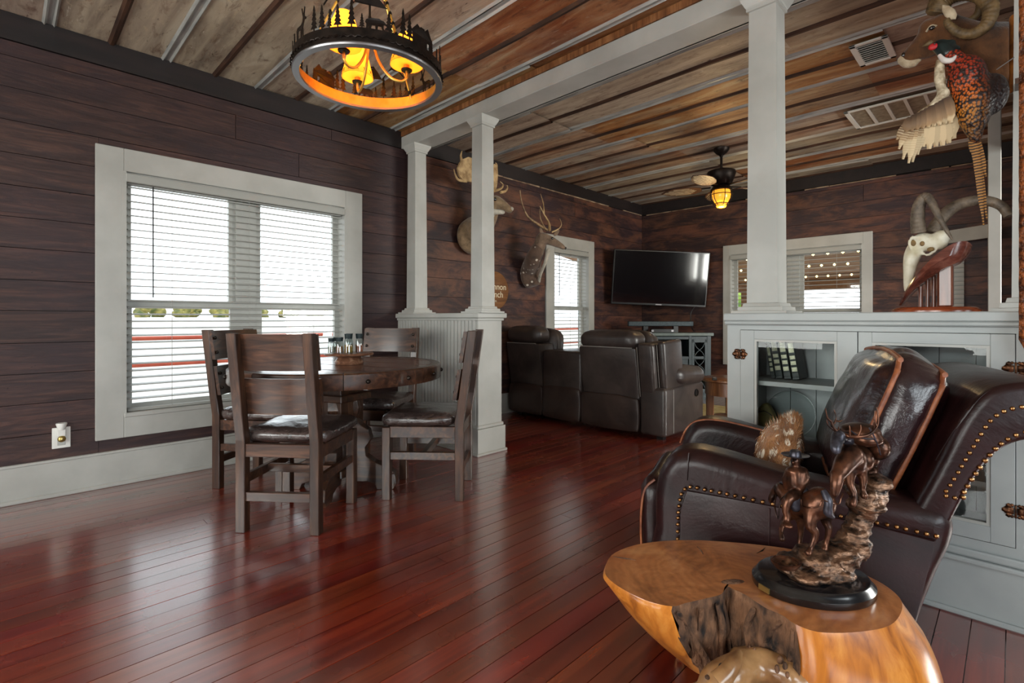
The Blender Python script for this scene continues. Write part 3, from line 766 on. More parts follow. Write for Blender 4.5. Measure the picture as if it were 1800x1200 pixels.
# ------------------------------------------------------------------ built-in glass-door cabinet
CB0, CB1, CY0, CY1 = -.968, .16, 2.432, 2.80
cab = thing('glass_door_cabinet', 'long grey-white built-in cabinet with two glass doors behind the armchair', 'cabinet')
b = B()
b.box((CB0, CY0, .0), (-.908, CY1, 1.03)); b.box((.006, CY0, 0), (CB1, CY1, 1.03))
b.box((-.908, CY0, 1.009), (.006, CY1, 1.03)); b.box((-.908, CY0, 0), (.006, CY1, .276))
b.build('carcass', 'white_dim', cab)
nb = 8; wbk = (.914)/nb
for i in range(nb): bx('back_board', (-.908+wbk*i+.0015, CY1-.02, .276), (-.908+wbk*(i+1)-.0015, CY1-.006, 1.009), 'white_dim', cab)
bx('back_panel', (-.908, CY1-.006, .276), (.006, CY1-.001, 1.009), 'groove', cab)
bx('divider', (-.460, CY0+.04, .276), (-.432, CY1-.02, 1.009), 'white_dim', cab)
bx('shelf', (-.906, CY0+.045, .752), (-.461, CY1-.022, .772), 'white_dim', cab); bx('shelf', (-.431, CY0+.045, .455), (.004, CY1-.022, .475), 'white_dim', cab)
b = B(); b.box((CB0-.012, CY0-.022, 1.050), (CB1, CY1+.03, 1.0855), bev=.004); b.tube([(CB0-.004, CY0-.012, 1.041), (CB1, CY0-.012, 1.041)], .0095, 10); b.box((CB0-.006, CY0-.012, 1.031), (CB1, CY1+.02, 1.052))
b.build('top_ledge', 'white_dim', cab, smooth=35)
b = B(); b.box((CB0-.004, CY0-.012, 0), (CB1, CY0, .192)); b.box((CB0-.008, CY0-.026, .192), (CB1, CY0, .212), bev=.006, seg=2); b.box((CB0-.006, CY0-.016, .212), (CB1, CY0, .242), bev=.008, seg=2); b.box((CB0-.012, CY0-.028, 0), (CB1, CY0, .02), bev=.006)
b.build('base_moulding', 'white_dim', cab)
def door(x0, x1, g0, g1, hx, hz):
    z0, z1, gz0, gz1 = .279, 1.007, .334, .966; y0, y1 = CY0-.006, CY0+.018
    b = B(); b.box((x0, y0, z0), (g0, y1, z1), bev=.0015); b.box((g1, y0, z0), (x1, y1, z1), bev=.0015); b.box((g0, y0, gz1), (g1, y1, z1), bev=.0015); b.box((g0, y0, z0), (g1, y1, gz0), bev=.0015)
    d = b.build('door', 'white_dim', cab)
    b = B(); e = .010
    b.box((g0-.002, y0+.003, gz0-.002), (g0+e, y1-.0003, gz1+.002)); b.box((g1-e, y0+.003, gz0-.002), (g1+.002, y1-.0003, gz1+.002)); b.box((g0+e, y0+.0035, gz1-e), (g1-e, y1-.0005, gz1+.0015)); b.box((g0+e, y0+.0035, gz0-.0015), (g1-e, y1-.0005, gz0+e))
    b.build('glazing_bead', 'white', d)
    bx('pane', (g0, y1-.010, gz0), (g1, y1-.007, gz1), 'cab_glass', d)
    for z in hz:
        h = B()
        h.box((hx-.003, y0-.006, z-.022), (hx+.003, y0, z+.022), bev=.001)
        for s in (-1, 1):
            h.box((hx+s*.016-.012, y0-.003, z-.012), (hx+s*.016+.012, y0, z+.012), bev=.002)
            for (dx, dz, rr) in ((.026, 0, .010), (.017, .016, .009), (.017, -.016, .009), (.009, .019, .006), (.009, -.019, .006)): h.ball((hx+s*dx, y0-.001, z+dz), (rr, .004, rr), 1)
        h.build('hinge', 'hinge', d, smooth=50)
    return d
door(-.906, -.4475, -.845, -.518, -.908, (.895, .40)); door(-.4445, .004, -.399, -.058, .005, (.890, .405))
# books and hat inside
BT = ['thin', 'thick', 'thick', 'thick']
for i in range(4):
    w_ = (.020, .031, .031, .030)[i]; hgt = (.165, .200, .196, .192)[i]; bxp = -.818+(0, .028, .064, .100)[i]
    t = thing('book', ['slim shorter dark green ribbed book at the outer end of the cabinet row', 'dark green ribbed book second in the leaning cabinet row', 'dark green ribbed book third in the leaning cabinet row', 'dark green ribbed book nearest the empty half of the cabinet shelf'][i], 'book', (bxp, CY0+.17, .7727), 0, 'leaning ribbed books in the cabinet')
    t.rotation_euler = (0, math.radians(-9), 0)
    lift = w_/2*math.sin(math.radians(9))+.001
    B().box((-w_/2, 0, lift), (w_/2, .13, lift+hgt), bev=.002).build('cover', 'book', t)
    B().box((-w_/2+.003, .003, lift+hgt-.004), (w_/2-.003, .127, lift+hgt+.0015)).build('pages', 'paper', t)
    for k, f in enumerate((.06, .17, .33, .47, .60, .92)):
        B().box((-w_/2+.001, -.003, lift+hgt*f), (w_/2-.001, .004, lift+hgt*(f+.012)), bev=.001).build('spine_band', 'book', t)
    for f0_, f1_ in ((.20, .30), (.36, .45), (.50, .585), (.66, .90)):
        B().box((-w_/2+.004, -.0012, lift+hgt*f0_), (w_/2-.004, .002, lift+hgt*f1_)).build('spine_panel', 'book_band', t)
bx('shelf', (-.906, CY0+.045, .455), (-.461, CY1-.022, .475), 'white_dim', cab)
pou = [(1330, 771), (1329, 738), (1335, 717), (1346, 708), (1355, 715), (1365, 736), (1374, 754), (1383, 771)]
pq = [ony(a, c, 2.62) for a, c in pou]; p0 = Vector((pq[0].x+.05, 2.62, .4765))
lp = thing('leather_pouch', 'olive tan rounded leather pouch on the lower shelf of the cabinet', 'pouch', p0)
pr = [(v.x, v.y) for v in catmull([(q.x-p0.x, max(.001, q.z-p0.z), 0) for q in pq], 3)]
B().rprism(pr, -.028, .028, .014, lambda a, c, h: (a, h, c), 5).build('body', 'felt', lp, smooth=60)
B().tube(catmull([(pr[6][0]-.004, -.026, pr[6][1]-.02), ((pr[6][0]+pr[14][0])/2, -.031, pr[10][1]-.035), (pr[14][0], -.026, pr[14][1]-.004)], 6), .0025, 6).build('flap_seam', 'leather', lp, smooth=60)
gp = thing('glass_platter', 'clear round glass platter leaning behind the pouch in the cabinet', 'platter', (-.782, 2.735, .4765))
Mg = Matrix.Translation((0, 0, .115)) @ Matrix.Rotation(math.radians(80), 4, 'X')
B().lathe([(0, -.002), (.095, -.002), (.112, .004), (.114, .007), (.110, .007), (.093, .002), (0, .002)], 44, M=Mg).build('dish', 'glass', gp, smooth=50)
B().tube([Mg @ Vector((.113*math.cos(2*math.pi*i/44), .113*math.sin(2*math.pi*i/44), .006)) for i in range(44)], .0022, 6, closed=True).build('rim', 'white_dim', gp, smooth=60)

# ------------------------------------------------------------------ dining chairs
def make_chair():
    t = thing('dining_chair', 'x', 'chair')
    W_, D_ = .43, .43          # local: +y is the sitting direction, rear posts at y=0
    lean = .075
    def post(x):
        b = B(); h = .025
        lv = [(0, 0), (.46, 0), (.60, -.022), (.99, -lean)]
        V = []; Fc = []
        for z, y in lv:
            for dx, dy in ((-.024, -h), (.024, -h), (.024, h), (-.024, h)): V.append((x+dx, y+dy, z))
        for i in range(len(lv)-1):
            for k in range(4): Fc.append((i*4+k, i*4+(k+1) % 4, i*4+4+(k+1) % 4, i*4+4+k))
        Fc += [(3, 2, 1, 0), (12, 13, 14, 15)]
        b.mesh(V, Fc); return b.build('leg', 'oak_z', t, bev=.003)
    for s in (-1, 1):
        post(s*(W_/2-.024))
        B().box((s*(W_/2-.024)-.024, D_-.024, 0), (s*(W_/2-.024)+.024, D_+.024, .425), bev=.003).build('leg', 'oak_z', t)
    def slat(z0, z1):
        n = 10; V = []; Fc = []
        for i in range(n+1):
            u = -1+2*i/n; x = u*W_/2; bow = -.030*(1-u*u)
            for z in (z0, z1):
                yb = -lean*max(0, (z-.53))/.46+.025
                V.append((x, yb+bow, z)); V.append((x, yb+bow+.022, z))
        for i in range(n):
            a = i*4; c = a+4
            Fc += [(a, c, c+2, a+2), (a+1, a+3, c+3, c+1), (a, a+1, c+1, c), (a+2, c+2, c+3, a+3)]
        Fc += [(0, 2, 3, 1), (n*4, n*4+1, n*4+3, n*4+2)]
        b = B(); b.mesh(V, Fc); o = b.build('back_slat', 'oak_x', t, smooth=30)
        for s in (-1, 1):
            for z in (z0+.045, z1-.045):
                yb = -lean*max(0, (z-.53))/.46+.047
                B().ball((s*(W_/2-.026), yb, z), (.011, .008, .011), 2).build('bolt', 'stud', o, smooth=60)
        return o
    slat(.805, .985); slat(.585, .765)
    b = B(); b.box((-W_/2+.045, -.016, .375), (W_/2-.045, .016, .44), bev=.002); b.box((-W_/2+.045, D_-.016, .36), (W_/2-.045, D_+.018, .43), bev=.002)
    for s in (-1, 1): b.box((s*(W_/2-.024)-.014, .02, .365), (s*(W_/2-.024)+.014, D_-.02, .43), bev=.002)
    b.build('apron', 'oak_x', t)
    B().box((-W_/2+.046, -.014, .155), (W_/2-.046, .014, .20), bev=.002).build('stretcher', 'oak_x', t)
    for s in (-1, 1): B().box((s*(W_/2-.024)-.013, .025, .235), (s*(W_/2-.024)+.013, D_-.024, .28), bev=.002).build('stretcher', 'oak_x', t)
    B().box((-W_/2+.036, D_/2-.016, .237), (W_/2-.036, D_/2+.016, .278), bev=.002).build('stretcher', 'oak_x', t)
    B().puff((W_+.02, D_-.01, .075), 12, .9, .012, Matrix.Translation((0, D_/2+.030, .468)), wr=.006, seed=3, wsc=13).build('seat', 'plasticwrap', t, smooth=70)
    return t
def face(dx, dy): return math.atan2(dy, dx)-math.pi/2
CG = 'dining chairs around the round table'
chair = make_chair(); chair.location = (-2.585, .965, 0); chair.rotation_euler = (0, 0, face(-.64, .768)); chair['label'] = 'dark wooden dining chair nearest the camera with its back turned, plastic-wrapped seat'; chair['group'] = CG
dup(chair, (-2.425, 2.02, 0), face(-.742, -.67), 'dark wooden dining chair seen side-on in front of the beadboard pedestal', CG)
dup(chair, (-3.655, 1.105, 0), face(.81, .585), 'dark wooden dining chair facing the camera closest to the big window wall', CG)
dup(chair, (-3.435, 2.105, 0), face(.56, -.83), 'dark wooden dining chair facing the camera at the far side of the table', CG)

# ------------------------------------------------------------------ round table
TC = Vector((-3.0, 1.49, 0)); TR, TZ = .625, .778
tb = thing('round_dining_table', 'round dark wooden pedestal dining table with iron bolts round its thick rim', 'table', TC, math.radians(20))
nb = 9; wbd = 2*(TR-.06)/nb
for i in range(nb):
    y0 = -(TR-.06)+wbd*i+.0015; y1 = y0+wbd-.003; ri = TR-.062
    def xx(y): return math.sqrt(max(0, ri*ri-y*y))
    pts = [(-xx(y0+(y1-y0)*k/6), y0+(y1-y0)*k/6) for k in range(7)]+[(xx(y1-(y1-y0)*k/6), y1-(y1-y0)*k/6) for k in range(7)]
    pts = [p for k, p in enumerate(pts) if k == 0 or (Vector(p)-Vector(pts[k-1])).length > 1e-4]
    if (Vector(pts[0])-Vector(pts[-1])).length < 1e-4: pts.pop()
    B().prism(pts, TZ-.03, TZ-.001*(i % 2)).build('top_board', 'oak_top', tb)
for k in range(8):
    a0, a1 = 2*math.pi*k/8+.004, 2*math.pi*(k+1)/8-.004; V = []; Fc = []; n = 8
    for i in range(n+1):
        a = a0+(a1-a0)*i/n
        for r, z in ((TR-.058, TZ-.088), (TR-.004, TZ-.088), (TR, TZ-.08), (TR, TZ-.008), (TR-.008, TZ), (TR-.058, TZ)): V.append((r*math.cos(a), r*math.sin(a), z))
    for i in range(n):
        for j in range(6): Fc.append((i*6+j, i*6+(j+1) % 6, i*6+6+(j+1) % 6, i*6+6+j))
    Fc += [tuple(range(6))[::-1], tuple(n*6+j for j in range(6))]
    b = B(); b.mesh(V, Fc); o = b.build('rim_segment', 'oak_x', tb, smooth=30)
    for f in (.25, .75):
        a = a0+(a1-a0)*f; B().ball(((TR+.002)*math.cos(a), (TR+.002)*math.sin(a), TZ-.046), .013, 2).build('bolt', 'stud', o, smooth=60)
b = B(); b.box((-.10, -.10, .30), (.10, .10, TZ-.032), bev=.004); b.box((-.36, -.05, TZ-.088), (.36, .05, TZ-.032), bev=.003); b.box((-.05, -.36, TZ-.088), (.05, .36, TZ-.032), bev=.003)
b.build('pedestal', 'oak_z', tb)
for k in range(4):
    prof = [(.06, .10), (.06, .56), (.115, .56), (.125, .50), (.112, .44), (.14, .40), (.185, .37), (.20, .31), (.165, .26), (.17, .21), (.225, .17), (.30, .14), (.35, .10), (.36, .035), (.34, 0), (.24, 0), (.225, .035), (.17, .05), (.10, .05)]
    B().prism(prof, -.036, .036, 'xz').build('scroll_leg', 'oak_x', tb, rot=(0, 0, math.radians(25)+k*math.pi/2), bev=.003)
for z0, z1, r in ((.555, .60, .135), (.10, .15, .12)): B().box((-r, -r, z0), (r, r, z1), bev=.006).build('collar', 'oak_x', tb)
# turntable and jars
LS = ond(614, 640, 3.15); LS.z = TZ
ls = thing('lazy_susan', 'round wooden turntable holding spice jars on the dining table', 'turntable', LS)
B().lathe([(0, .001), (.082, .001), (.088, .012), (.082, .026), (.07, .040), (.076, .0535), (0, .0535)], 32).build('foot', 'susan', ls, smooth=40)
B().lathe([(0, .054), (.13, .054), (.146, .058), (.148, .066), (.144, .070), (0, .070)], 40).build('plate', 'susan', ls, smooth=40)
spice = [('s1', (150, 156, 120)), ('s2', (176, 128, 92)), ('s3', (196, 190, 170)), ('s4', (166, 132, 40)), ('s5', (196, 120, 84)), ('s6', (70, 92, 60))]
for nme, c in spice: MT[nme] = simple('spice_'+nme, c, tuple(int(v*.6) for v in c), 60, rough=.8)
JL = [(-.085, .02, .022, .095, 's1', 'small spice jar at the window end of the turntable'), (-.05, -.03, .024, .096, 's2', 'short spice jar with brown contents on the turntable'), (-.012, .04, .022, .118, 's6', 'tall dark-lidded jar at the back of the turntable'), (.010, -.045, .027, .118, 's4', 'tall dark-lidded jar with yellow contents at the front of the turntable'), (.062, .0, .024, .118, 's5', 'tall dark-lidded jar with orange contents on the turntable'), (-.10, -.035, .02, .092, 's3', 'small jar with pale contents beside the nearest chair back')]
for i, (u, v, r, h, sp, lb) in enumerate(JL):
    p = LS+Vector((u*RT[0]+v*FW[0], u*RT[1]+v*FW[1], .0712))
    j = thing('spice_jar', lb, 'jar', p, 0, 'spice jars on the turntable')
    B().lathe([(0, 0), (r, 0), (r, h*.60), (r*.8, h*.72), (r*.8, h*.76)], 20).build('glass_body', 'jar_glass', j, smooth=40)
    B().lathe([(0, .002), (r*.93, .002), (r*.93, h*.42), (0, h*.42)], 20).build('spice', sp, j, smooth=40)
    B().lathe([(0, h*.74), (r*.82, h*.74), (r*.95, h), (0, h)], 20).build('lid', 'lid', j, smooth=40)

# ------------------------------------------------------------------ chandelier
CHP = ond(650, 145, 2.30); CR = .325
ch = thing('rustic_chandelier', 'round iron chandelier with cut-out forest wildlife and three amber shades', 'chandelier', CHP)
b = B()
def band(r0, r1, z0, z1, m, nm, seg=72):
    b = B(); b.lathe([(r0, z0), (r1, z0), (r1, z1), (r0, z1), (r0, z0)], seg); return b.build(nm, m, ch, smooth=40)
bd = bpy.data.objects.new
def ringpart(prof, m, nm, seg=72):
    V = []; Fc = []; k = len(prof)
    for i in range(seg):
        a = 2*math.pi*i/seg
        for r, z in prof: V.append((r*math.cos(a), r*math.sin(a), z))
    for i in range(seg):
        j = (i+1) % seg
        for q in range(k): Fc.append((i*k+q, i*k+(q+1) % k, j*k+(q+1) % k, j*k+q))
    b = B(); b.mesh(V, Fc); return b.build(nm, m, ch, smooth=40)
ringpart([(CR-.028, 0), (CR, 0), (CR+.003, .006), (CR, .012), (CR-.028, .010)], 'hoop', 'bottom_hoop')
ringpart([(CR-.004, .012), (CR, .012), (CR, .068), (CR-.004, .068)], 'iron', 'outer_band')
ringpart([(CR-.010, .012), (CR-.005, .012), (CR-.005, .066), (CR-.010, .066)], 'gilt', 'inner_band')
# twisted rope edge
pts = []
for i in range(240):
    a = 2*math.pi*i/240; pts.append(((CR+.004+.0035*math.cos(i*1.9))*math.cos(a), (CR+.004+.0035*math.cos(i*1.9))*math.sin(a), .030+.0035*math.sin(i*1.9)))
B().tube(pts, .003, 5, closed=True).build('rope_edge', 'iron', ch, smooth=60)
def cut(poly, a0, sc=1.0, name='cutout', m='iron', z=.066):
    """flat cut-out polygon (metres along rim, height) bent round the rim"""
    def fn(u, v, h): r = CR-.004+h; a = a0+u*sc/CR; return (r*math.cos(a), r*math.sin(a), z+v*sc)
    return B().prism(poly, 0, .003, fn=fn).build(name, m, ch)
def tree(h, w=.030):
    P = [(-.0025, 0)]; n = 5
    L = []
    for i in range(n):
        z0 = h*(.12+.17*i); L += [(w/2*(1-i/n*.85), z0), (w/2*(1-i/n*.85)*.45, z0+h*.13)]
    left = [(-x, z) for x, z in L]; right = L[::-1]
    return [(-.0025, -.004), (-.0025, h*.12)]+left+[(0, h)]+right+[(.0025, h*.12), (.0025, -.004)]
bear = [(-.035, 0), (-.033, .018), (-.038, .026), (-.034, .036), (-.026, .040), (-.02, .045), (0, .044), (.016, .046), (.024, .042), (.034, .040), (.044, .030), (.042, .026), (.034, .024), (.034, .010), (.040, 0), (.030, 0), (.024, .016), (.012, .016), (.010, 0), (.002, 0), (0, .016), (-.012, .016), (-.016, 0), (-.024, 0), (-.024, .012), (-.028, 0)]
stag = [(-.030, 0), (-.028, .025), (-.032, .040), (-.022, .050), (.010, .050), (.020, .060), (.024, .075), (.018, .095), (.014, .110), (.018, .112), (.022, .096), (.026, .086), (.032, .100), (.034, .114), (.038, .112), (.034, .086), (.036, .078), (.046, .070), (.044, .064), (.034, .064), (.028, .050), (.024, .038), (.026, 0), (.021, 0), (.018, .032), (.012, .034), (.013, 0), (.008, 0), (.006, .034), (-.014, .034), (-.018, .022), (-.016, 0), (-.021, 0), (-.023, .020), (-.025, 0)]
cabin = [(-.055, 0), (-.055, .045), (-.066, .045), (-.03, .085), (-.012, .072), (-.012, .080), (.012, .080), (.012, .072), (.034, .092), (.072, .045), (.060, .045), (.060, 0), (.044, 0), (.044, .03), (.028, .03), (.028, 0)]
mount = [(-.11, .0), (-.075, .044), (-.045, .056), (0, .0), (.002, .006), (.035, .056), (.07, .046), (.112, 0), (.112, -.006), (.07, .034), (.05, .040), (.036, .048), (.02, .036), (.003, .0), (-.003, -.006), (-.03, .036), (-.045, .044), (-.06, .036), (-.075, .034), (-.11, -.006)]
rr = random.Random(5)
camdir = math.atan2(-CHP.y, -CHP.x)
for rep in range(2):
    base = camdir+rep*math.pi
    for (u, h) in ((-.47, .055), (-.395, .05), (-.235, .105), (-.195, .10), (-.16, .075), (-.125, .095), (-.07, .115), (-.03, .06), (.075, .085), (.135, .12), (.165, .11), (.30, .06), (.35, .05), (.40, .09), (.425, .06)):
        cut(tree(h, .034 if h > .08 else .022), base+u/CR, 1, 'tree_cutout')
    cut(stag, base-.33/CR, 1.05, 'stag_cutout'); cut(bear, base+.02/CR, 1.0, 'bear_cutout'); cut(cabin, base+.235/CR, 1.0, 'cabin_cutout')
    cut(mount, base-.06/CR, 1.15, 'mountain_cutout', z=.166)
# stem, chains, arms, shades
top = ZC-CHP.z
B().lathe([(0, .19), (.016, .19), (.022, .205), (.012, .23), (.007, .25), (.007, .30), (0, .30)], 16).build('hub', 'iron', ch, smooth=50)
MT['shade'] = None
s = NT('amber_parchment_shade'); s.n.remove(s.b)
d1 = s.add('ShaderNodeBsdfDiffuse'); d2 = s.add('ShaderNodeBsdfTranslucent'); mx = s.add('ShaderNodeMixShader'); mx.inputs[0].default_value = .65
for d_ in (d1, d2): d_.inputs[0].default_value = lin((255, 208, 118))
s.link(d1.outputs[0], mx.inputs[1]); s.link(d2.outputs[0], mx.inputs[2]); s.link(mx.outputs[0], s.out.inputs[0]); MT['shade'] = s.m
MT['bulb_amber'] = emit('amber_bulb', (255, 215, 130), 22)
MT['candle'] = simple('amber_candle_sleeve', (206, 140, 50), rough=.5)
for k in range(3):
    a = camdir+.35+math.pi/3+k*2*math.pi/3; ca, sa = math.cos(a), math.sin(a)
    R_ = .165
    path = [(.010*ca, .010*sa, .20), (.04*ca, .04*sa, .10), (.09*ca, .09*sa, .03), (.14*ca, .14*sa, .012), (R_*ca, R_*sa, .030), (R_*ca, R_*sa, .062)]
    arm = B().tube(catmull(path, 6), .006, 8).build('arm', 'gilt', ch, smooth=60)
    B().lathe([(0, .060), (.024, .060), (.026, .066), (.010, .070), (0, .07)], 16, (R_*ca, R_*sa, 0)).build('drip_pan', 'iron', arm, smooth=50)
    B().lathe([(0, .07), (.013, .07), (.013, .115), (0, .115)], 14, (R_*ca, R_*sa, 0)).build('candle_sleeve', 'candle', arm, smooth=50)
    B().ball((R_*ca, R_*sa, .14), (.016, .016, .026), 2).build('light_bulb', 'bulb_amber', arm, smooth=80)
    sh = B().lathe([(.074, .085), (.066, .12), (.050, .185), (.034, .225), (.0325, .224), (.048, .185), (.064, .12), (.072, .086)], 28, (R_*ca, R_*sa, 0)).build('shade', 'shade', ch, smooth=60)
    lace = []
    for q in range(12):
        t = 2*math.pi*q/12
        lb_ = B(); rr0 = .072
        for sgn in (-1, 1): lb_.bar((R_*ca+rr0*math.cos(t-sgn*.1), R_*sa+rr0*math.sin(t-sgn*.1), .094), (R_*ca+.069*math.cos(t+sgn*.1), R_*sa+.069*math.sin(t+sgn*.1), .110), .002, .002)
        lb_.build('lacing', 'iron', sh)
    # hanging rods up to the ceiling canopy
    a2 = a+math.pi/3; e = (CR-.008)
    B().tube([(e*math.cos(a2), e*math.sin(a2), .05), (.03*math.cos(a2), .03*math.sin(a2), top-.10)], .0055, 6).build('hanging_rod', 'gilt', ch, smooth=60)
    for q in range(9):
        f = (q+.5)/9; p = Vector((e*math.cos(a2), e*math.sin(a2), .05)).lerp(Vector((.03*math.cos(a2), .03*math.sin(a2), top-.10)), f)
        B().ball(p, (.009, .009, .016), 1).build('rod_bead', 'iron', ch, smooth=70)
    l = bpy.data.lights.new('chandelier_bulb', 'POINT'); l.energy = 4.5; l.color = (1, .84, .55); l.shadow_soft_size = .02
    lo = bpy.data.objects.new('chandelier_bulb', l); COL.objects.link(lo); lo.parent = ch; lo.location = (R_*ca, R_*sa, .172)
B().lathe([(0, top-.022), (.07, top-.022), (.06, top-.04), (.02, top-.07), (.012, top-.11), (0, top-.11)][::-1]+[(.07, top-.018), (0, top-.018)], 24).build('ceiling_canopy', 'iron', ch, smooth=50)
B().tube([(0, 0, .29), (0, 0, top-.10)], .005, 8).build('stem', 'iron', ch, smooth=50)

# ------------------------------------------------------------------ ceiling fan
FP = onz(1268, 258, ZC)
fan = thing('ceiling_fan', 'bronze ceiling fan with leaf-shaped blades and caged amber lantern light', 'ceiling fan', (FP.x, FP.y, ZC-.018))
B().lathe([(.078, 0), (.075, -.02), (.05, -.05), (.02, -.07), (.014, -.085), (0, -.085)][::-1]+[(0, 0)], 24).build('canopy', 'iron', fan, smooth=40)
B().lathe([(.012, -.08), (.012, -.19), (.02, -.195), (.02, -.215), (0, -.215)][::-1]+[(0, -.08)], 14).build('downrod', 'iron', fan, smooth=40)
B().lathe([(0, -.375), (.08, -.375), (.10, -.36), (.125, -.30), (.140, -.25), (.135, -.235), (.10, -.22), (.03, -.21), (0, -.21)], 32).build('motor_housing', 'iron', fan, smooth=40)
for k in range(5):
    a = math.radians(52)+k*2*math.pi/5; M = Matrix.Rotation(a, 4, 'Z')
    bl = thing('blade_arm', None, None); bl.parent = fan; bl.rotation_euler = (0, 0, a)
    B().box((.10, -.016, -.392), (.21, .016, -.380), bev=.003).build('bracket', 'iron', bl)
    out = [(.19, -.035), (.26, -.07), (.36, -.085), (.47, -.075), (.55, -.045), (.60, 0), (.55, .045), (.47, .075), (.36, .085), (.26, .07), (.19, .035)]
    Mt = Matrix.Rotation(math.radians(12), 4, 'X')
    def fb(u, v, h): return tuple(Matrix.Translation((0, 0, -.392)) @ (Mt @ Vector((u, v, h))))
    B().prism(out, -.004, .004, fn=fb).build('blade', 'fan_blade', bl)
    for q in range(7):
        v = -.06+.02*q; x0 = .24+.02*abs(q-3); x1 = .575-.022*abs(q-3)**1.5
        V = []
        B().prism([(x0, v-.005), (x1, v-.005), (x1, v+.005), (x0, v+.005)], -.0065, -.003, fn=fb).build('blade_strip', 'blade_pale', bl)
LT = thing('lantern', None, None); LT.parent = fan; LT.location = (0, 0, -.375)
B().lathe([(.07, 0), (.088, -.015), (.105, -.045), (.098, -.05), (0, -.05)][::-1]+[(0, 0)], 28).build('lantern_cap', 'iron', LT, smooth=40)
s = NT('amber_glass'); s.b.inputs['Base Color'].default_value = lin((240, 160, 50)); s.b.inputs['Emission Color'].default_value = lin((255, 168, 48)); s.b.inputs['Emission Strength'].default_value = 1.0; s.b.inputs['Roughness'].default_value = .2; MT['amber_glass'] = s.m
B().lathe([(0, -.190), (.045, -.190), (.062, -.175), (.084, -.13), (.090, -.09), (.082, -.052), (0, -.050)], 28).build('amber_globe', 'amber_glass', LT, smooth=50)
for q in range(6):
    a = q*math.pi/3+.2
    B().tube(catmull([(r*math.cos(a), r*math.sin(a), z) for r, z in ((.10, -.045), (.106, -.09), (.098, -.135), (.07, -.180), (.05, -.20))], 4), .004, 6).build('cage_bar', 'iron', LT, smooth=60)
for r, z in ((.106, -.095), (.068, -.185)):
    B().tube([(r*math.cos(2*math.pi*i/36), r*math.sin(2*math.pi*i/36), z) for i in range(36)], .004, 6, closed=True).build('cage_ring', 'iron', LT, smooth=60)
B().lathe([(0, -.225), (.04, -.222), (.05, -.21), (.048, -.19), (0, -.19)], 20).build('bottom_lens', 'amber_glass', LT, smooth=50)
l = bpy.data.lights.new('fan_lantern', 'POINT'); l.energy = 14; l.color = (1, .70, .34); l.shadow_soft_size = .06
lo = bpy.data.objects.new('fan_lantern', l); COL.objects.link(lo); lo.parent = fan; lo.location = (0, 0, -.65)

# ------------------------------------------------------------------ ceiling vents
def vent(lb, x0, x1, y0, y1, kind):
    z = ZC-.022; t = thing('ceiling_vent', lb, 'vent', ((x0+x1)/2, (y0+y1)/2, z), group='white ceiling vents'); hx, hy = (x1-x0)/2, (y1-y0)/2; e = .035
    b = B(); b.box((-hx, -hy, -.012), (-hx+e, hy, 0), bev=.003); b.box((hx-e, -hy, -.012), (hx, hy, 0), bev=.003); b.box((-hx, -hy, -.012), (hx, -hy+e*.8, 0), bev=.003); b.box((-hx, hy-e*.8, -.012), (hx, hy, 0), bev=.003); b.build('frame', 'plastic_white', t)
    B().box((-hx+.01, -hy+.01, 0), (hx-.01, hy-.01, .004)).build('duct_back', 'groove' if kind == 's' else 'blade_pale', t)
    if kind == 's':
        n = 9
        for i in range(n):
            yy = -hy+e+(2*hy-2*e)*(i+.5)/n; B().box((-hx+e, -.013, -.001), (hx-e, .013, .001)).build('louver', 'plastic_white', t, loc=(0, yy, -.006), rot=(.5, 0, 0))
    else:
        n = 6
        for i in range(1, n):
            xx = -hx+e+(2*hx-2*e)*i/n; B().box((xx-.011, -hy+.02, -.010), (xx+.011, hy-.02, 0)).build('grille_bar', 'plastic_white', t)
vent('small square white louvered ceiling vent', -.742, -.541, 3.77, 4.12, 's'); vent('long white return-air ceiling grille with cross bars', -1.01, -.20, 4.94, 5.45, 'l')

# ------------------------------------------------------------------ wall outlet with night light
op = (onx(90, 752, XW)+onx(125, 785, XW))/2
ot = thing('wall_outlet', 'white wall outlet plate with a plug-in night light left of the window', 'outlet', (XW+.001, op.y, op.z))
B().box((0, -.042, -.062), (.006, .042, .062), bev=.002).build('plate', 'plastic_white', ot)
B().box((.006, -.018, -.045), (.008, .018, -.012), bev=.001).build('socket', 'white', ot)
nl = B().box((.006, -.020, .010), (.030, .020, .055), bev=.005, seg=2).build('night_light', 'plastic_white', ot)
B().lathe([(0, .05), (.016, .05), (.027, .085), (.025, .09), (0, .088)], 20, (.020, 0, 0)).build('night_light_shade', 'plastic_white', nl, smooth=50)
B().ball((.028, 0, -.004), (.014, .020, .020), 2).build('amber_lens', 'gold', nl, smooth=70)

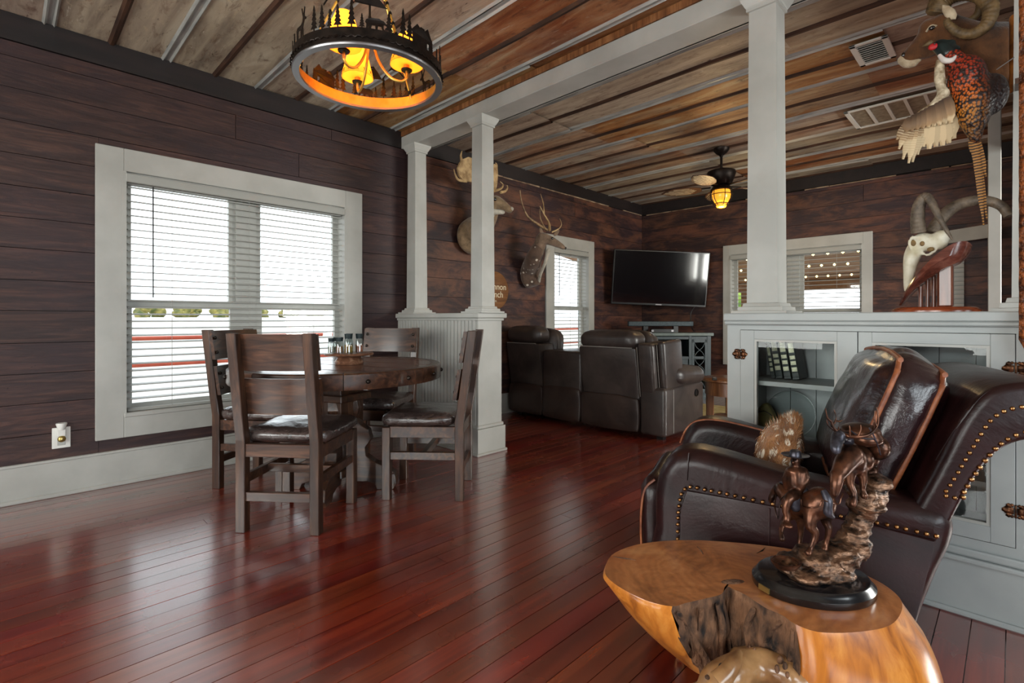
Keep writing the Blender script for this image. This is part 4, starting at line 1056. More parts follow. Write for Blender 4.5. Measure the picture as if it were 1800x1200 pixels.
# ------------------------------------------------------------------ recliner sofa
sf = thing('recliner_sofa', 'dark grey-brown leather reclining sofa seen from behind', 'sofa', (0, 0, 0))
def seatback(x0, x1, zt, nm):
    # rear shell leaning towards the partition, with padded roll on top
    lv = [(.06, 4.00), (.36, 3.985), (.60, 3.95), (.80, 3.915)]
    V = []; Fc = []
    for z, y in lv: V += [(x0, y, z), (x1, y, z), (x1, y+.24, z), (x0, y+.24, z)]
    for i in range(len(lv)-1):
        for k in range(4): Fc.append((i*4+k, i*4+(k+1) % 4, i*4+4+(k+1) % 4, i*4+4+k))
    Fc += [(3, 2, 1, 0), (12, 13, 14, 15)]
    b = B(); b.mesh(V, Fc); o = b.build('backrest', 'sofa', sf, smooth=30, bev=.02, seg=2)
    M = Matrix.Translation(((x0+x1)/2, 4.02, zt-.075))
    B().puff((x1-x0-.02, .24, .17), 12, .85, .012, M, wr=.004, seed=x0).build('headrest_roll', 'sofa', sf, smooth=70)
    B().tube([(x0+.03, 3.906, .80), (x1-.03, 3.906, .80)], .004, 6).build('stitch_line', 'stitch', o)
    B().puff((x1-x0-.01, .05, .30), 10, .6, .012, Matrix.Translation(((x0+x1)/2, 3.982, .20)), wr=.012, seed=x1*3, wsc=5).build('lower_panel', 'sofa_low', o, smooth=70)
    B().puff((x1-x0-.03, .20, .46), 10, .7, .03, Matrix.Translation(((x0+x1)/2, 4.26, .70)) @ Matrix.Rotation(-.16, 4, 'X')).build('back_cushion', 'sofa', o, smooth=70)
    return o
seatback(-3.985, -3.50, .965, 'l'); seatback(-2.985, -2.36, .935, 'r')
# right-hand end wing of the back
lv = [(.06, 4.0), (.36, 3.985), (.60, 3.95), (.86, 3.92)]
for (x0, x1, dy, zt) in ((-2.355, -2.20, .0, .84), (-2.195, -2.125, .06, .86)):
    V = []; Fc = []
    for z, y in ((.34, 3.985+dy), (.60, 3.95+dy), (zt, 3.92+dy)): V += [(x0, y, z), (x1, y, z), (x1, y+.34, z+.02), (x0, y+.34, z+.02)]
    for i in range(2):
        for k in range(4): Fc.append((i*4+k, i*4+(k+1) % 4, i*4+4+(k+1) % 4, i*4+4+k))
    Fc += [(3, 2, 1, 0), (8, 9, 10, 11)]
    b = B(); b.mesh(V, Fc); o = b.build('back_wing', 'sofa', sf, smooth=30, bev=.028, seg=3)
    B().tube([(x0+.006, 3.982+dy, .37), (x0+.006, 3.947+dy, .60), (x0+.006, 3.918+dy, zt-.03)], .003, 5).build('stitch_line', 'stitch', o)
# console
V = []; b = B(); b.box((-3.495, 3.965, .06), (-2.99, 4.40, .735), bev=.03, seg=3); b.build('console', 'sofa', sf, smooth=30)
B().puff((.48, .05, .32), 10, .6, .012, Matrix.Translation((-3.245, 3.975, .21)), wr=.014, seed=8, wsc=5).build('lower_panel', 'sofa_low', sf, smooth=70)
# arm on the right end
b = B(); b.box((-2.355, 3.975, .04), (-2.105, 4.73, .46), bev=.03, seg=3); o = b.build('arm', 'sofa', sf, smooth=30)
B().puff((.27, .56, .17), 12, .95, .01, Matrix.Translation((-2.225, 4.475, .535)) @ Matrix.Rotation(-.05, 4, 'X'), wr=.005, seed=2).build('arm_pad', 'sofa', o, smooth=70)
B().lathe([(0, 0), (.035, 0), (.035, .008), (.026, .01), (.026, .006), (0, .006)], 20, (-2.104, 4.56, .37), M=Matrix.Rotation(math.pi/2, 4, 'Y')).build('recline_button', 'black', o, smooth=40)
B().tube([(-2.104, 4.12, .06), (-2.104, 4.12, .44)], .003, 5).build('stitch_line', 'stitch', o)
b = B(); b.box((-3.985, 4.18, .05), (-2.36, 4.84, .44), bev=.04, seg=3); b.build('seat_base', 'sofa', sf, smooth=30)
for x0, x1 in ((-3.96, -3.50), (-2.98, -2.37)): B().puff((x1-x0, .56, .16), 10, .8, .02, Matrix.Translation(((x0+x1)/2, 4.58, .475))).build('seat_cushion', 'sofa', sf, smooth=70)
b = B(); [b.box((x-.03, y-.03, 0), (x+.03, y+.03, .07)) for x in (-3.9, -2.2) for y in (4.08, 4.7)]; b.build('foot', 'black', sf)
bx('rug', (-3.2, 4.95, .001), (-.9, 6.1, .011), 'rug', None, .003, None, 'cream rug on the red floor beyond the sofa under the side table', 'rug')

# ------------------------------------------------------------------ round side table and remote
st = thing('round_side_table', 'small round honey-brown wooden side table past the sofa arm', 'side table', (-1.985, 5.085, .0115))
B().lathe([(0, .43), (.27, .43), (.285, .44), (.285, .455), (.275, .462), (0, .462)], 40).build('table_top', 'tbl_side', st, smooth=40)
B().lathe([(.20, .30), (.245, .30), (.245, .43), (.20, .43)], 32).build('apron', 'tbl_side', st, smooth=40)
for k in range(4):
    a = k*math.pi/2+.5; B().box((-.035, -.03, 0), (.035, .03, .302), bev=.004).build('leg', 'tbl_side', st, loc=(.20*math.cos(a), .20*math.sin(a), 0), rot=(0, 0, a))
B().lathe([(0, .06), (.19, .06), (.19, .08), (0, .08)], 28).build('lower_shelf', 'tbl_side', st, smooth=40)
rm = ond(1256, 662, 4.86); rmt = thing('remote_control', 'small dark remote control on the round side table', 'remote', (rm.x, rm.y, .4745), .4)
B().box((-.022, -.07, 0), (.022, .07, .018), bev=.005, seg=2).build('casing', 'black', rmt)
for i in range(4): B().box((-.012, -.05+.025*i, .018), (.012, -.038+.025*i, .0205), bev=.001).build('key', 'hoop', rmt)

# ------------------------------------------------------------------ television corner
rz45 = ANG     # local x = image right, local y = away from camera
tvp = ond(1160, 489, 6.93)
tv = thing('flat_television', 'wide flat black television hung across the dark corner', 'television', (tvp.x, tvp.y, tvp.z), rz45)
tilt = Matrix.Rotation(math.radians(7), 4, 'X') @ Matrix.Rotation(math.radians(2.2), 4, 'Y')
tw, th = .655, .375
b = B(); b.box((-tw, -.025, -th), (tw, .02, th), tilt, .006); b.build('bezel', 'black', tv)
b = B(); b.box((-tw+.018, -.0275, -th+.03), (tw-.018, -.0252, th-.016), tilt); b.build('screen', 'tv_screen', tv)
b = B(); b.box((-.04, -.029, -th+.008), (.04, -.0255, -th+.022), tilt); b.build('maker_plate', 'hoop', tv)
b = B(); b.box((-.12, .02, -.12), (.12, .45, .12)); b.build('wall_bracket', 'black', tv)
sdp = ond(1168, 600, 6.62)
sd = thing('corner_media_stand', 'slate-blue corner media stand with a lattice glass door under the television', 'media stand', (sdp.x, sdp.y, 0), rz45)
W2_ = .61
body = [(-W2_, 0), (W2_, 0), (W2_, .16), (.18, .60), (-.18, .60), (-W2_, .16)]
topo = [(-W2_-.03, -.02), (W2_+.03, -.02), (W2_+.03, .165), (.17, .63), (-.17, .63), (-W2_-.03, .165)]
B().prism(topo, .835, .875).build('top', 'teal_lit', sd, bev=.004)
B().prism(body, .0, .06).build('plinth', 'teal', sd)
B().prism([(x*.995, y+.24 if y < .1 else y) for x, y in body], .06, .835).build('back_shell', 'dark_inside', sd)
for x0, x1 in ((-W2_, -W2_+.05), (-.36, -.32), (.32, .36), (W2_-.05, W2_)): B().box((x0, 0, .06), (x1, .24, .835), bev=.003).build('upright', 'teal', sd)
for z in (.06, .53, .79): B().box((-W2_, .005, z), (W2_, .235, z+.035)).build('shelf_board', 'teal', sd)
for z0, z1 in ((.10, .53),): B().box((-.315, .01, z0), (.315, .03, z1), bev=.004).build('drop_door', 'teal', sd)
for s in (-1, 1):
    x0, x1 = sorted((s*.36, s*(W2_-.05)))
    b = B(); b.box((x0, -.004, .10), (x0+.03, .016, .79)); b.box((x1-.03, -.004, .10), (x1, .016, .79)); b.box((x0, -.004, .10), (x1, .016, .14)); b.box((x0, -.004, .75), (x1, .016, .79)); d = b.build('door', 'teal', sd)
    B().box((x0+.03, .006, .14), (x1-.03, .010, .75)).build('pane', 'cab_glass', d)
    xm = (x0+x1)/2; hw = (x1-x0)/2-.03
    for kz in range(3):
        z0 = .15+.2*kz
        for q in (-1, 1):
            B().tube(catmull([(xm+q*hw, .002, z0), (xm+q*hw*.6, .002, z0+.06), (xm, .002, z0+.10), (xm-q*hw*.6, .002, z0+.14), (xm-q*hw, .002, z0+.20)], 4), .006, 6).build('lattice_bar', 'teal', d, smooth=60)
sb = thing('soundbar', 'long dark soundbar on the media stand below the television', 'speaker', (sdp.x+.12*FW[0]-.02*RT[0], sdp.y+.12*FW[1]-.02*RT[1], .876), rz45)
B().box((-.43, -.04, .085), (.43, .04, .150), bev=.008, seg=2).build('speaker_bar', 'grey_metal', sb)
for s in (-1, 1): B().box((s*.2-.03, -.03, 0), (s*.2+.03, .03, .086)).build('foot', 'black', sb)
sb2 = thing('media_box', 'low black media player box under the soundbar', 'player', (sdp.x+.03*FW[0]-.01*RT[0], sdp.y+.03*FW[1]-.01*RT[1], .876), rz45)
B().box((-.16, -.03, 0), (.13, .03, .05), bev=.004).build('case', 'black', sb2)
for s in (-1, 1): B().box((s*.13-.015-.015, -.0315, .012), (s*.13+.015-.015, -.0302, .038)).build('display', 'hoop', sb2)
cbp = [ond(1222, 538, 6.95), ond(1214, 552, 6.97), ond(1216, 575, 6.93), ond(1220, 582, 6.95)]
tagp(B().tube(catmull(cbp, 5), .006, 6).build('power_cable', 'black', smooth=60), 'thin black cable hanging from the television to the media stand', 'cable')
# ------------------------------------------------------------------ leather armchair (local x = front to rear, y = near to far side)
AC = thing('leather_armchair', 'dark oxblood leather club armchair with brass nailheads and loose back cushion', 'armchair', (-.74, 1.47, 0), math.radians(18))
AW = .70
def arm(y0, y1, out):
    prof = [(-.062, .12), (-.072, .40), (-.070, .52), (-.050, .59), (-.012, .638), (.04, .654), (.12, .648), (.30, .612), (.48, .590), (.60, .585), (.655, .572), (.675, .535), (.668, .48), (.64, .40), (.60, .26), (.575, .12)]
    pr = [(v.x, v.y) for v in catmull([(a, c, 0) for a, c in prof], 4, True)]
    b = B(); b.rprism(pr, y0, y1, .05, lambda a, c, h: (a, h, c), 6)
    o = b.build('arm', 'leather', AC, smooth=60)
    # sunken outer panel
    ys = y0 if out < 0 else y1
    pp = [(.012, .14), (.010, .47), (.03, .535), (.28, .525), (.50, .515), (.630, .502), (.59, .30), (.560, .14)]
    B().ngon_prism(pp, ys+out*.000, ys+out*.010, lambda a, c, h: (a, h, c), bev=.008, seg=2).build('side_panel', 'leather', o, smooth=40)
    return o
an = arm(.0, .165, -1); af = arm(AW-.165, AW, 1)
# seam on the near arm front
B().tube([(.035, .004, .648), (.032, -.002, .60), (.03, -.003, .565)], .0022, 5).build('seam', 'leather', an)
B().tube([(.255, -.0115, .52), (.25, -.0115, .15)], .003, 5).build('seam', 'leather', an)
def nails(name, path, y, parent, step=.0175, r=.0068):
    P = catmull([(a, y, c) for a, c in path], 24); b = B(); acc = 0; last = P[0]
    b.ball(last, (r, r*.7, r), 1)
    for p in P[1:]:
        acc += (p-last).length; last = p
        if acc >= step: b.ball(p, (r, r*.7, r), 1); acc = 0
    return tagp(b.build(name, 'brass', parent, smooth=80), kind='stuff')
nails('nailhead_row', [(.006, .14), (.004, .30), (.006, .47), (.028, .542), (.10, .545), (.28, .532), (.507, .524), (.635, .512)], -.010, an)
bk = [(.50, .20), (.578, .20), (.60, .33), (.640, .46), (.690, .60), (.735, .70), (.785, .755), (.85, .775), (.915, .785), (.945, .825), (.935, .875), (.88, .905), (.80, .905), (.735, .880), (.685, .80), (.63, .66), (.56, .50), (.50, .40)]
pr = [(v.x, v.y) for v in catmull([(a, c, 0) for a, c in bk], 4, True)]
b = B(); b.rprism(pr, .015, AW-.02, .022, lambda a, c, h: (a, h, c), 5); back = b.build('backrest', 'leather', AC, smooth=60)
nails('nailhead_row', [(.655, .622), (.675, .665), (.71, .745), (.745, .815), (.79, .845), (.86, .852)], .016, back, .017)
nails('nailhead_row', [(.690, .625), (.715, .68), (.755, .748), (.80, .785), (.86, .798)], .016, back, .017)
nails('nailhead_row', [(.655, .610), (.672, .608), (.690, .612)], .016, back, .017)
B().tube(catmull([(.645, .05, .69), (.69, .03, .80), (.735, .03, .873), (.79, .035, .897)], 8), .005, 6).build('welt', 'leather', back, smooth=60)
# seat, front panel
B().puff((.56, AW-.34, .17), 10, .7, .015, Matrix.Translation((.21, AW/2, .40)), wr=.006, seed=5).build('seat_cushion', 'leather', AC, smooth=70)
b = B(); b.box((-.06, .155, .12), (.56, AW-.155, .33), bev=.01); b.build('seat_base', 'leather', AC)
b = B(); b.puff((.085, AW-.26, .40), 10, .9, .012, Matrix.Translation((-.098, AW/2-.02, .315)), wr=.006, seed=9); fp = b.build('footrest_panel', 'leather', AC, smooth=70)
B().tube(catmull([(-.125, .115, .15), (-.135, .112, .35), (-.125, .115, .47), (-.09, .12, .515)], 6), .005, 6).build('piping', 'piping', fp, smooth=60)
B().tube(catmull([(-.070, AW-.16, .55), (-.045, AW-.165, .61), (.0, AW-.165, .648), (.10, AW-.165, .655), (.3, AW-.165, .62)], 6), .004, 6).build('piping', 'piping', af, smooth=60)
# loose back cushion, leaning
Mc = Matrix.Translation((.560, AW/2+.06, .735)) @ Matrix.Rotation(math.radians(21), 4, 'Y')
CTX, CTY, CTZ = .165, .60, .42
b = B(); b.puff((CTX, CTY, CTZ), 22, .75, .035, Mc, wr=.007, seed=4, wsc=14); cu = b.build('back_cushion', 'leather_cush', AC, smooth=80)
def rim(xs):
    pts = []; hx, hy, hz = CTX/2, CTY/2, CTZ/2; r = .062; bl = .035*(1-(xs/hx)**2)
    ins = r-math.sqrt(max(0, r*r-max(0, abs(xs)-(hx-r))**2))
    for (sy, sz, a0) in ((1, 1, 0), (-1, 1, 90), (-1, -1, 180), (1, -1, 270)):
        for k in range(5):
            a = math.radians(a0+k*22.5); pts.append(Vector((xs, sy*(hy-r)+(r-ins)*math.cos(a), sz*(hz-r)+(r-ins)*math.sin(a))))
    out = []
    for q in catmull(pts, 4, True):
        q = q.copy(); vy, vz = q.y/hy, q.z/hz
        q.y += bl*vy*(1-vz*vz) if abs(vy) > abs(vz) else 0; q.z += bl*vz*(1-vy*vy) if abs(vz) > abs(vy) else 0
        out.append(Mc @ (q*1.004))
    return out
for xs in (-.052, .052): B().tube(rim(xs), .0072, 8, closed=True).build('piping', 'piping', cu, smooth=60)
# turned feet on casters
for (x, y) in ((.0, .06), (.0, AW-.06), (.50, .06), (.50, AW-.06)):
    f = B().lathe([(0, .052), (.013, .052), (.016, .085), (.020, .092), (.020, .10), (.024, .108), (.026, .12), (.026, .135), (0, .135)], 18, (x, y, 0)).build('turned_foot', 'oak_z', AC, smooth=40)
    b = B(); b.box((x-.012, y-.010, .03), (x-.009, y+.010, .06)); b.box((x+.009, y-.010, .03), (x+.012, y+.010, .06)); b.build('caster_fork', 'brass', f)
    B().lathe([(0, -.008), (.019, -.008), (.020, 0), (.019, .008), (0, .008)], 20, (x, y-.006, .0205), M=Matrix.Rotation(math.pi/2, 4, 'Y')).build('caster_wheel', 'hinge', f, smooth=40)
# spotted hide pillow on the seat
Ma = Matrix.Translation((-.74, 1.47, 0)) @ Matrix.Rotation(math.radians(18), 4, 'Z')
pl = thing('hide_pillow', 'small spotted fawn-hide pillow on the leather armchair seat', 'pillow', Ma @ Vector((.288, AW/2+.0, .524)), math.radians(18))
Mp = Matrix.Translation((0, 0, .093)) @ Matrix.Rotation(math.radians(26), 4, 'Y') @ Matrix.Rotation(math.radians(8), 4, 'X')
pc = B().puff((.060, .24, .165), 18, .95, .034, Mp, wr=.004, seed=6).build('cushion', 'fawn', pl, smooth=80)
rr = random.Random(3); V, Fc = [], []
for p in pc.data.polygons:
    for _ in range(3):
        if p.center.z < .012: continue
        c = p.center+Vector((rr.uniform(-.007, .007), rr.uniform(-.007, .007), rr.uniform(-.007, .007)))
        edge = p.center.z > .15 or abs(p.center.y) > .11
        d = (p.normal*(.55 if edge else .22)+Vector((rr.uniform(-.15, .15), rr.uniform(-.25, .25), rr.uniform(.3, .9) if edge else rr.uniform(-.9, -.4)))).normalized()*rr.uniform(.010, .022)
        sx = d.cross(Vector((rr.random(), rr.random(), rr.random()))).normalized()*.0010
        k = len(V); V += [c-sx, c+sx, c+d]; Fc.append((k, k+1, k+2))
b = B(); b.mesh(V, Fc); tagp(b.build('fur', 'fawn', pl), kind='stuff')

# ------------------------------------------------------------------ stump table
SZ = .43
outl = [(1060, 1003), (1072, 975), (1110, 958), (1160, 950), (1215, 948), (1275, 951), (1340, 957), (1400, 966), (1460, 985), (1520, 1008), (1565, 1032), (1590, 1058), (1585, 1085), (1560, 1104), (1500, 1113), (1440, 1112), (1400, 1098), (1378, 1083), (1345, 1068), (1310, 1045), (1290, 1036), (1275, 1030), (1268, 1044), (1240, 1052), (1205, 1060), (1180, 1066), (1140, 1058), (1100, 1040), (1070, 1020)]
outl = [(v.x, v.y) for v in catmull([(a, c, 0) for a, c in outl], 4, True)]
TO = [onz(a, c, SZ) for a, c in outl]
sc_ = onz(1290, 1015, SZ)
stp = thing('stump_coffee_table', 'polished live-edge log-slice coffee table with a bark-lined split and root base', 'table', (sc_.x, sc_.y, 0))
T = [p-Vector((sc_.x, sc_.y, 0)) for p in TO]
# lower rim: tapers in at the left, flares out at the right
low = []
for (a, c), p in zip(outl, T):
    f = max(0.0, min(1.0, (a-1060)/530.0)); q = p.copy()
    if a < 1200: q = Vector((p.x*(.40+.1*f), p.y*(.40+.1*f), .225))
    elif a < 1380: q = Vector((p.x*.55, p.y*.55, .21))
    else:
        k = (a-1380)/210.0; q = Vector((p.x*(.62+.42*k)+RT[0]*.05*k, p.y*(.62+.42*k)+RT[1]*.05*k, .20))
    if c > 1040 and a > 1380: q = q+Vector((-FW[0]*.03, -FW[1]*.03, 0))
    low.append(q)
n = len(T); V = [Vector((0, 0, SZ))]+[Vector((p.x*.5, p.y*.5, SZ)) for p in T]+[Vector((p.x*.985, p.y*.985, SZ)) for p in T]
Fc = [(0, 1+i, 1+(i+1) % n) for i in range(n)]+[(1+i, 1+n+i, 1+n+(i+1) % n, 1+(i+1) % n) for i in range(n)]
b = B(); b.mesh(V, Fc); b.build('table_top', 'stump_top', stp)
def side(idx, m, nm, rough=0):
    V = []; Fc = []; L = 9
    rr = random.Random(9)
    for i in idx:
        p, q = T[i % n], low[i % n]
        for k in range(L):
            f = k/(L-1); v = p.lerp(q, f) if k else Vector((p.x*.985, p.y*.985, SZ))
            bul = math.sin(f*math.pi)*.022
            v = v+Vector((p.x, p.y, 0)).normalized()*bul
            if rough and 0 < k: v = v+Vector((rr.uniform(-1, 1), rr.uniform(-1, 1), rr.uniform(-1, 1)))*rough
            if k == 1: v = Vector((p.x, p.y, SZ-.010))
            V.append(v)
    m_ = len(idx)
    for i in range(m_-1):
        for k in range(L-1): Fc.append((i*L+k, i*L+k+1, (i+1)*L+k+1, (i+1)*L+k))
    b = B(); b.mesh(V, Fc); return b.build(nm, m, stp, smooth=60)
bark_i = list(range(64, 101)); side(list(range(100, n+65)), 'stump_side', 'sapwood_side'); side(bark_i, 'bark', 'bark_split', .006)
b = B(); b.mesh([Vector((0, 0, .22))]+low, [(0, 1+(i+1) % n, 1+i) for i in range(n)]); b.build('underside', 'stump_side', stp)
# bark ridges in the split
for k in range(9):
    f = (k+.5)/9; i = 64+int(f*36); p, q = T[i], low[i]; d = Vector((-FW[0], -FW[1], 0))
    pts = [p.lerp(q, t)+d*(.006+.010*math.sin(t*9+k))+Vector((RT[0], RT[1], 0))*(.008*math.sin(k*2.1+t*4)) for t in (.06, .3, .55, .8, .95)]
    B().tube(catmull(pts, 4), [.006, .011, .013, .011, .007], 7, flat=.7).build('bark_ridge', 'bark', stp, smooth=50)
hb_ = onz(1288, 1022, SZ)-Vector((sc_.x, sc_.y, 0)); B().ball((hb_.x, hb_.y, SZ), (.030, .012, .0018), 2, Euler((0, 0, .9)).to_matrix()).build('heart_hole', 'bark', stp, smooth=60)
for (a0, c0, a1, c1) in ((1225, 960, 1236, 974), (1078, 978, 1118, 984), (1330, 972, 1345, 962)):
    q0, q1 = onz(a0, c0, SZ+.0004), onz(a1, c1, SZ+.0004); o_ = Vector((sc_.x, sc_.y, 0)); B().tube([q0-o_, (q0+q1)/2-o_+Vector((.003, 0, 0)), q1-o_], [.0006, .0022, .0006], 5).build('drying_crack', 'bark', stp)
def SL(px, py, d): v = ond(px, py, d); return Vector((v.x-sc_.x, v.y-sc_.y, v.z))
rt = organic('root_base', [('chain', [SL(1320, 1172, 1.09), SL(1290, 1182, 1.06), SL(1262, 1212, 1.04), SL(1245, 1300, 1.03)], [.034, .036, .040, .05]), ('chain', [SL(1325, 1168, 1.09), SL(1370, 1178, 1.07), SL(1405, 1205, 1.05), SL(1430, 1330, 1.04)], [.034, .034, .040, .05]),
    ('chain', [Vector((0, 0, .19)), Vector((.0, 0, .12)), Vector((-.02, -.02, .045))], [.07, .09, .12]), ('e', SL(1330, 1170, 1.12), (.06, .05, .035))], .010, 'burl', stp, 3, lambda co: .006*noise.noise(co*22)+.003*noise.noise(co*60))
for v in rt.data.vertices:
    if v.co.z < .001: v.co.z = .001
from mathutils.bvhtree import BVHTree
bt = BVHTree.FromPolygons([v.co.copy() for v in rt.data.vertices], [tuple(q.vertices) for q in rt.data.polygons])
eye_ = Vector((-sc_.x, -sc_.y, CH))
def onroot(px, py):
    h = bt.ray_cast(eye_, ray(px, py).normalized()); return h[0]
for (px, py, rx_, rz_) in ((1372, 1162, .007, .012), (1366, 1176, .005, .010), (1380, 1172, .005, .011), (1384, 1186, .004, .007), (1318, 1138, .003, .004), (1326, 1141, .003, .004), (1244, 1190, .006, .004), (1268, 1172, .006, .008)):
    h = onroot(px, py)
    if h is not None: B().ball(h, (rx_, rx_, rz_), 2).build('knot', 'bark', stp, smooth=60)
cr = [onroot(a, c) for a, c in ((1300, 1146), (1290, 1164), (1276, 1184), (1262, 1198))]
cr = [c for c in cr if c is not None]
if len(cr) > 2: B().tube(catmull(cr, 5), [.006, .015, .018, .020], 10).build('root_spur', 'burl', stp, smooth=60)

# ------------------------------------------------------------------ bronze statue
SD = 1.19; so = ond(1428, 1010, SD)
STT = thing('bronze_statue', 'bronze statue of a rider and a pack horse on a rocky trail, on black base', 'statue', (so.x, so.y, SZ+.0008), ANG)
def Q(px, py, dd=0.0):
    d = SD+dd; return Vector(((px-CX)/FPX*d-(1428-CX)/FPX*SD, dd, CH+(HY-py)*d/FPX-SZ))
B().lathe([(0, 0), (.132, 0), (.134, .004), (.134, .016), (.130, .020), (.126, .024), (.122, .030), (.118, .032), (0, .032)], 56, sy=.78).build('oval_base', 'black_gloss', STT, smooth=35)
pa = math.radians(197)
M = Matrix.Translation((.1345*math.cos(pa), .1345*.78*math.sin(pa), .010)) @ Matrix.Rotation(pa+.1, 4, 'Z')
B().box((-.001, -.014, -.006), (.0025, .014, .006), M).build('name_plate', 'gold', STT)
def rd(co): return .007*noise.noise(Vector((co.x*38, co.y*38, co.z*70)))+.004*noise.noise(co*110)
rock = organic('rocky_trail', [('e', Q(1395, 992, .0)+Vector((0, 0, 0)), (.040, .045, .022)), ('e', Q(1435, 985, 0), (.050, .055, .030)), ('e', Q(1475, 975, .01), (.045, .05, .034)), ('e', Q(1500, 955, .02), (.035, .045, .034)), ('e', Q(1420, 1006, -.02), (.055, .05, .014)), ('e', Q(1462, 1004, -.02), (.05, .045, .018)),
    ('chain', [Q(1492, 965, .02), Q(1503, 935, .02), Q(1514, 905, .025), Q(1530, 878, .03), Q(1540, 855, .04)], [.034, .028, .026, .030, .028]), ('e', Q(1522, 888, .02), (.040, .04, .018)), ('e', Q(1512, 865, .03), (.030, .04, .014)), ('e', Q(1545, 848, .05), (.026, .04, .018))], .0055, 'bronze_rock', STT, 2, rd)
def horse(nm, prims): return organic(nm, prims, .0042, 'bronze', STT, 3)
# lead horse, walking away to the left
h1 = horse('lead_horse', [('e', Q(1443, 882, -.01), (.030, .036, .034)), ('e', Q(1432, 888, .0), (.034, .038, .032)), ('e', Q(1412, 890, .03), (.030, .036, .031)), ('e', Q(1395, 888, .055), (.026, .030, .030)),
    ('chain', [Q(1392, 880, .06), Q(1378, 865, .085), Q(1370, 858, .11)], [.024, .019, .014]), ('chain', [Q(1371, 858, .11), Q(1362, 866, .12), Q(1354, 880, .125)], [.014, .011, .007]),
    ('chain', [Q(1428, 900, -.012), Q(1424, 925, -.02), Q(1434, 937, -.024), Q(1426, 962, -.026), Q(1421, 972, -.03)], [.020, .012, .0085, .0065, .009]),
    ('chain', [Q(1452, 900, .0), Q(1452, 918, .0), Q(1457, 930, -.006), Q(1452, 955, -.004), Q(1449, 966, -.008)], [.018, .011, .008, .006, .0085]),
    ('chain', [Q(1406, 905, .055), Q(1408, 930, .06), Q(1406, 950, .06), Q(1406, 970, .055)], [.014, .008, .0065, .008]),
    ('chain', [Q(1390, 902, .06), Q(1378, 918, .07), Q(1373, 935, .06), Q(1375, 948, .05)], [.014, .0085, .006, .008])])
B().tube(catmull([Q(1447, 862, -.03), Q(1455, 880, -.04), Q(1455, 900, -.04), Q(1466, 910, -.038)], 5), [.006, .010, .011, .003], 8).build('tail', 'bronze_blue', h1, smooth=60)
B().tube(catmull([Q(1393, 866, .052), Q(1380, 850, .085), Q(1371, 848, .105)], 5), [.005, .007, .004], 6, flat=.5).build('mane', 'bronze_blue', h1, smooth=60)
B().tube(catmull([Q(1408, 878, -.006), Q(1410, 890, -.012), Q(1425, 893, -.045), Q(1440, 890, -.05), Q(1446, 880, -.05), Q(1460, 884, -.045), Q(1474, 886, -.035), Q(1478, 876, -.03), Q(1482, 868, -.02)], 6), .0018, 5).build('lead_rope', 'bronze', h1, smooth=60)
B().tube(catmull([Q(1365, 870, .1), Q(1362, 890, .05), Q(1368, 912, .03), Q(1372, 880, .035), Q(1385, 868, .04)], 6), .0016, 5).build('rein', 'bronze', h1, smooth=60)
organic('saddle', [('e', Q(1402, 868, .035), (.020, .022, .012)), ('e', Q(1400, 885, .008), (.018, .006, .022)), ('e', Q(1413, 863, .03), (.010, .018, .010))], .004, 'bronze_blue', h1, 2)
# rider
rd_ = organic('rider', [('e', Q(1400, 865, .035), (.017, .019, .016)), ('chain', [Q(1400, 862, .035), Q(1400, 848, .035), Q(1400, 832, .037)], [.018, .022, .021]), ('e', Q(1400, 829, .037), (.024, .020, .012)),
    ('chain', [Q(1413, 828, .03), Q(1417, 843, .022), Q(1407, 856, .02), Q(1392, 862, .03)], [.010, .009, .0075, .005]), ('chain', [Q(1388, 828, .045), Q(1381, 843, .05), Q(1382, 858, .055)], [.010, .009, .006]),
    ('chain', [Q(1400, 826, .037), Q(1399, 816, .037)], [.008, .0075]), ('e', Q(1398, 811, .037), (.0105, .012, .014)), ('e', Q(1394, 813, .027), (.004, .004, .005)),
    ('chain', [Q(1400, 870, .02), Q(1388, 875, .0), Q(1381, 895, -.004), Q(1384, 905, -.006)], [.014, .012, .009, .008]), ('chain', [Q(1384, 907, -.006), Q(1380, 921, -.008)], [.0085, .0075]), ('e', Q(1384, 923, -.016), (.012, .016, .006)),
    ('chain', [Q(1402, 870, .05), Q(1394, 880, .075), Q(1390, 905, .08)], [.014, .011, .008])], .0036, 'bronze', STT, 2)
ht = B(); c_ = Q(1398, 803, .037)
ht.lathe([(0, -.002), (.014, -.001), (.028, .003), (.030, .005), (.026, .003), (.013, .002), (.012, .012), (.009, .016), (0, .014)], 22, c_, sx=1.05); ht.build('hat', 'bronze_blue', rd_, smooth=50)
# pack horse coming down the rocks
h2 = horse('pack_horse', [('e', Q(1508, 805, .03), (.028, .042, .034)), ('e', Q(1500, 808, -.005), (.026, .030, .034)), ('e', Q(1522, 800, .08), (.028, .036, .032)),
    ('chain', [Q(1496, 800, -.02), Q(1483, 818, -.045), Q(1474, 834, -.06)], [.026, .021, .015]), ('chain', [Q(1471, 836, -.062), Q(1470, 850, -.07), Q(1467, 868, -.072)], [.0155, .013, .009]), ('e', Q(1478, 832, -.055), (.004, .004, .008)), ('e', Q(1467, 831, -.055), (.004, .004, .008)),
    ('chain', [Q(1495, 828, -.015), Q(1494, 850, -.02), Q(1502, 870, -.03), Q(1499, 886, -.035)], [.014, .009, .0065, .009]), ('chain', [Q(1513, 828, -.005), Q(1517, 846, -.012), Q(1516, 862, -.015), Q(1519, 872, -.02)], [.014, .009, .0065, .009]),
    ('chain', [Q(1530, 812, .085), Q(1536, 828, .08), Q(1538, 845, .07), Q(1543, 856, .065)], [.016, .010, .0075, .009]), ('chain', [Q(1516, 818, .09), Q(1518, 840, .09), Q(1516, 860, .08)], [.015, .009, .007])])
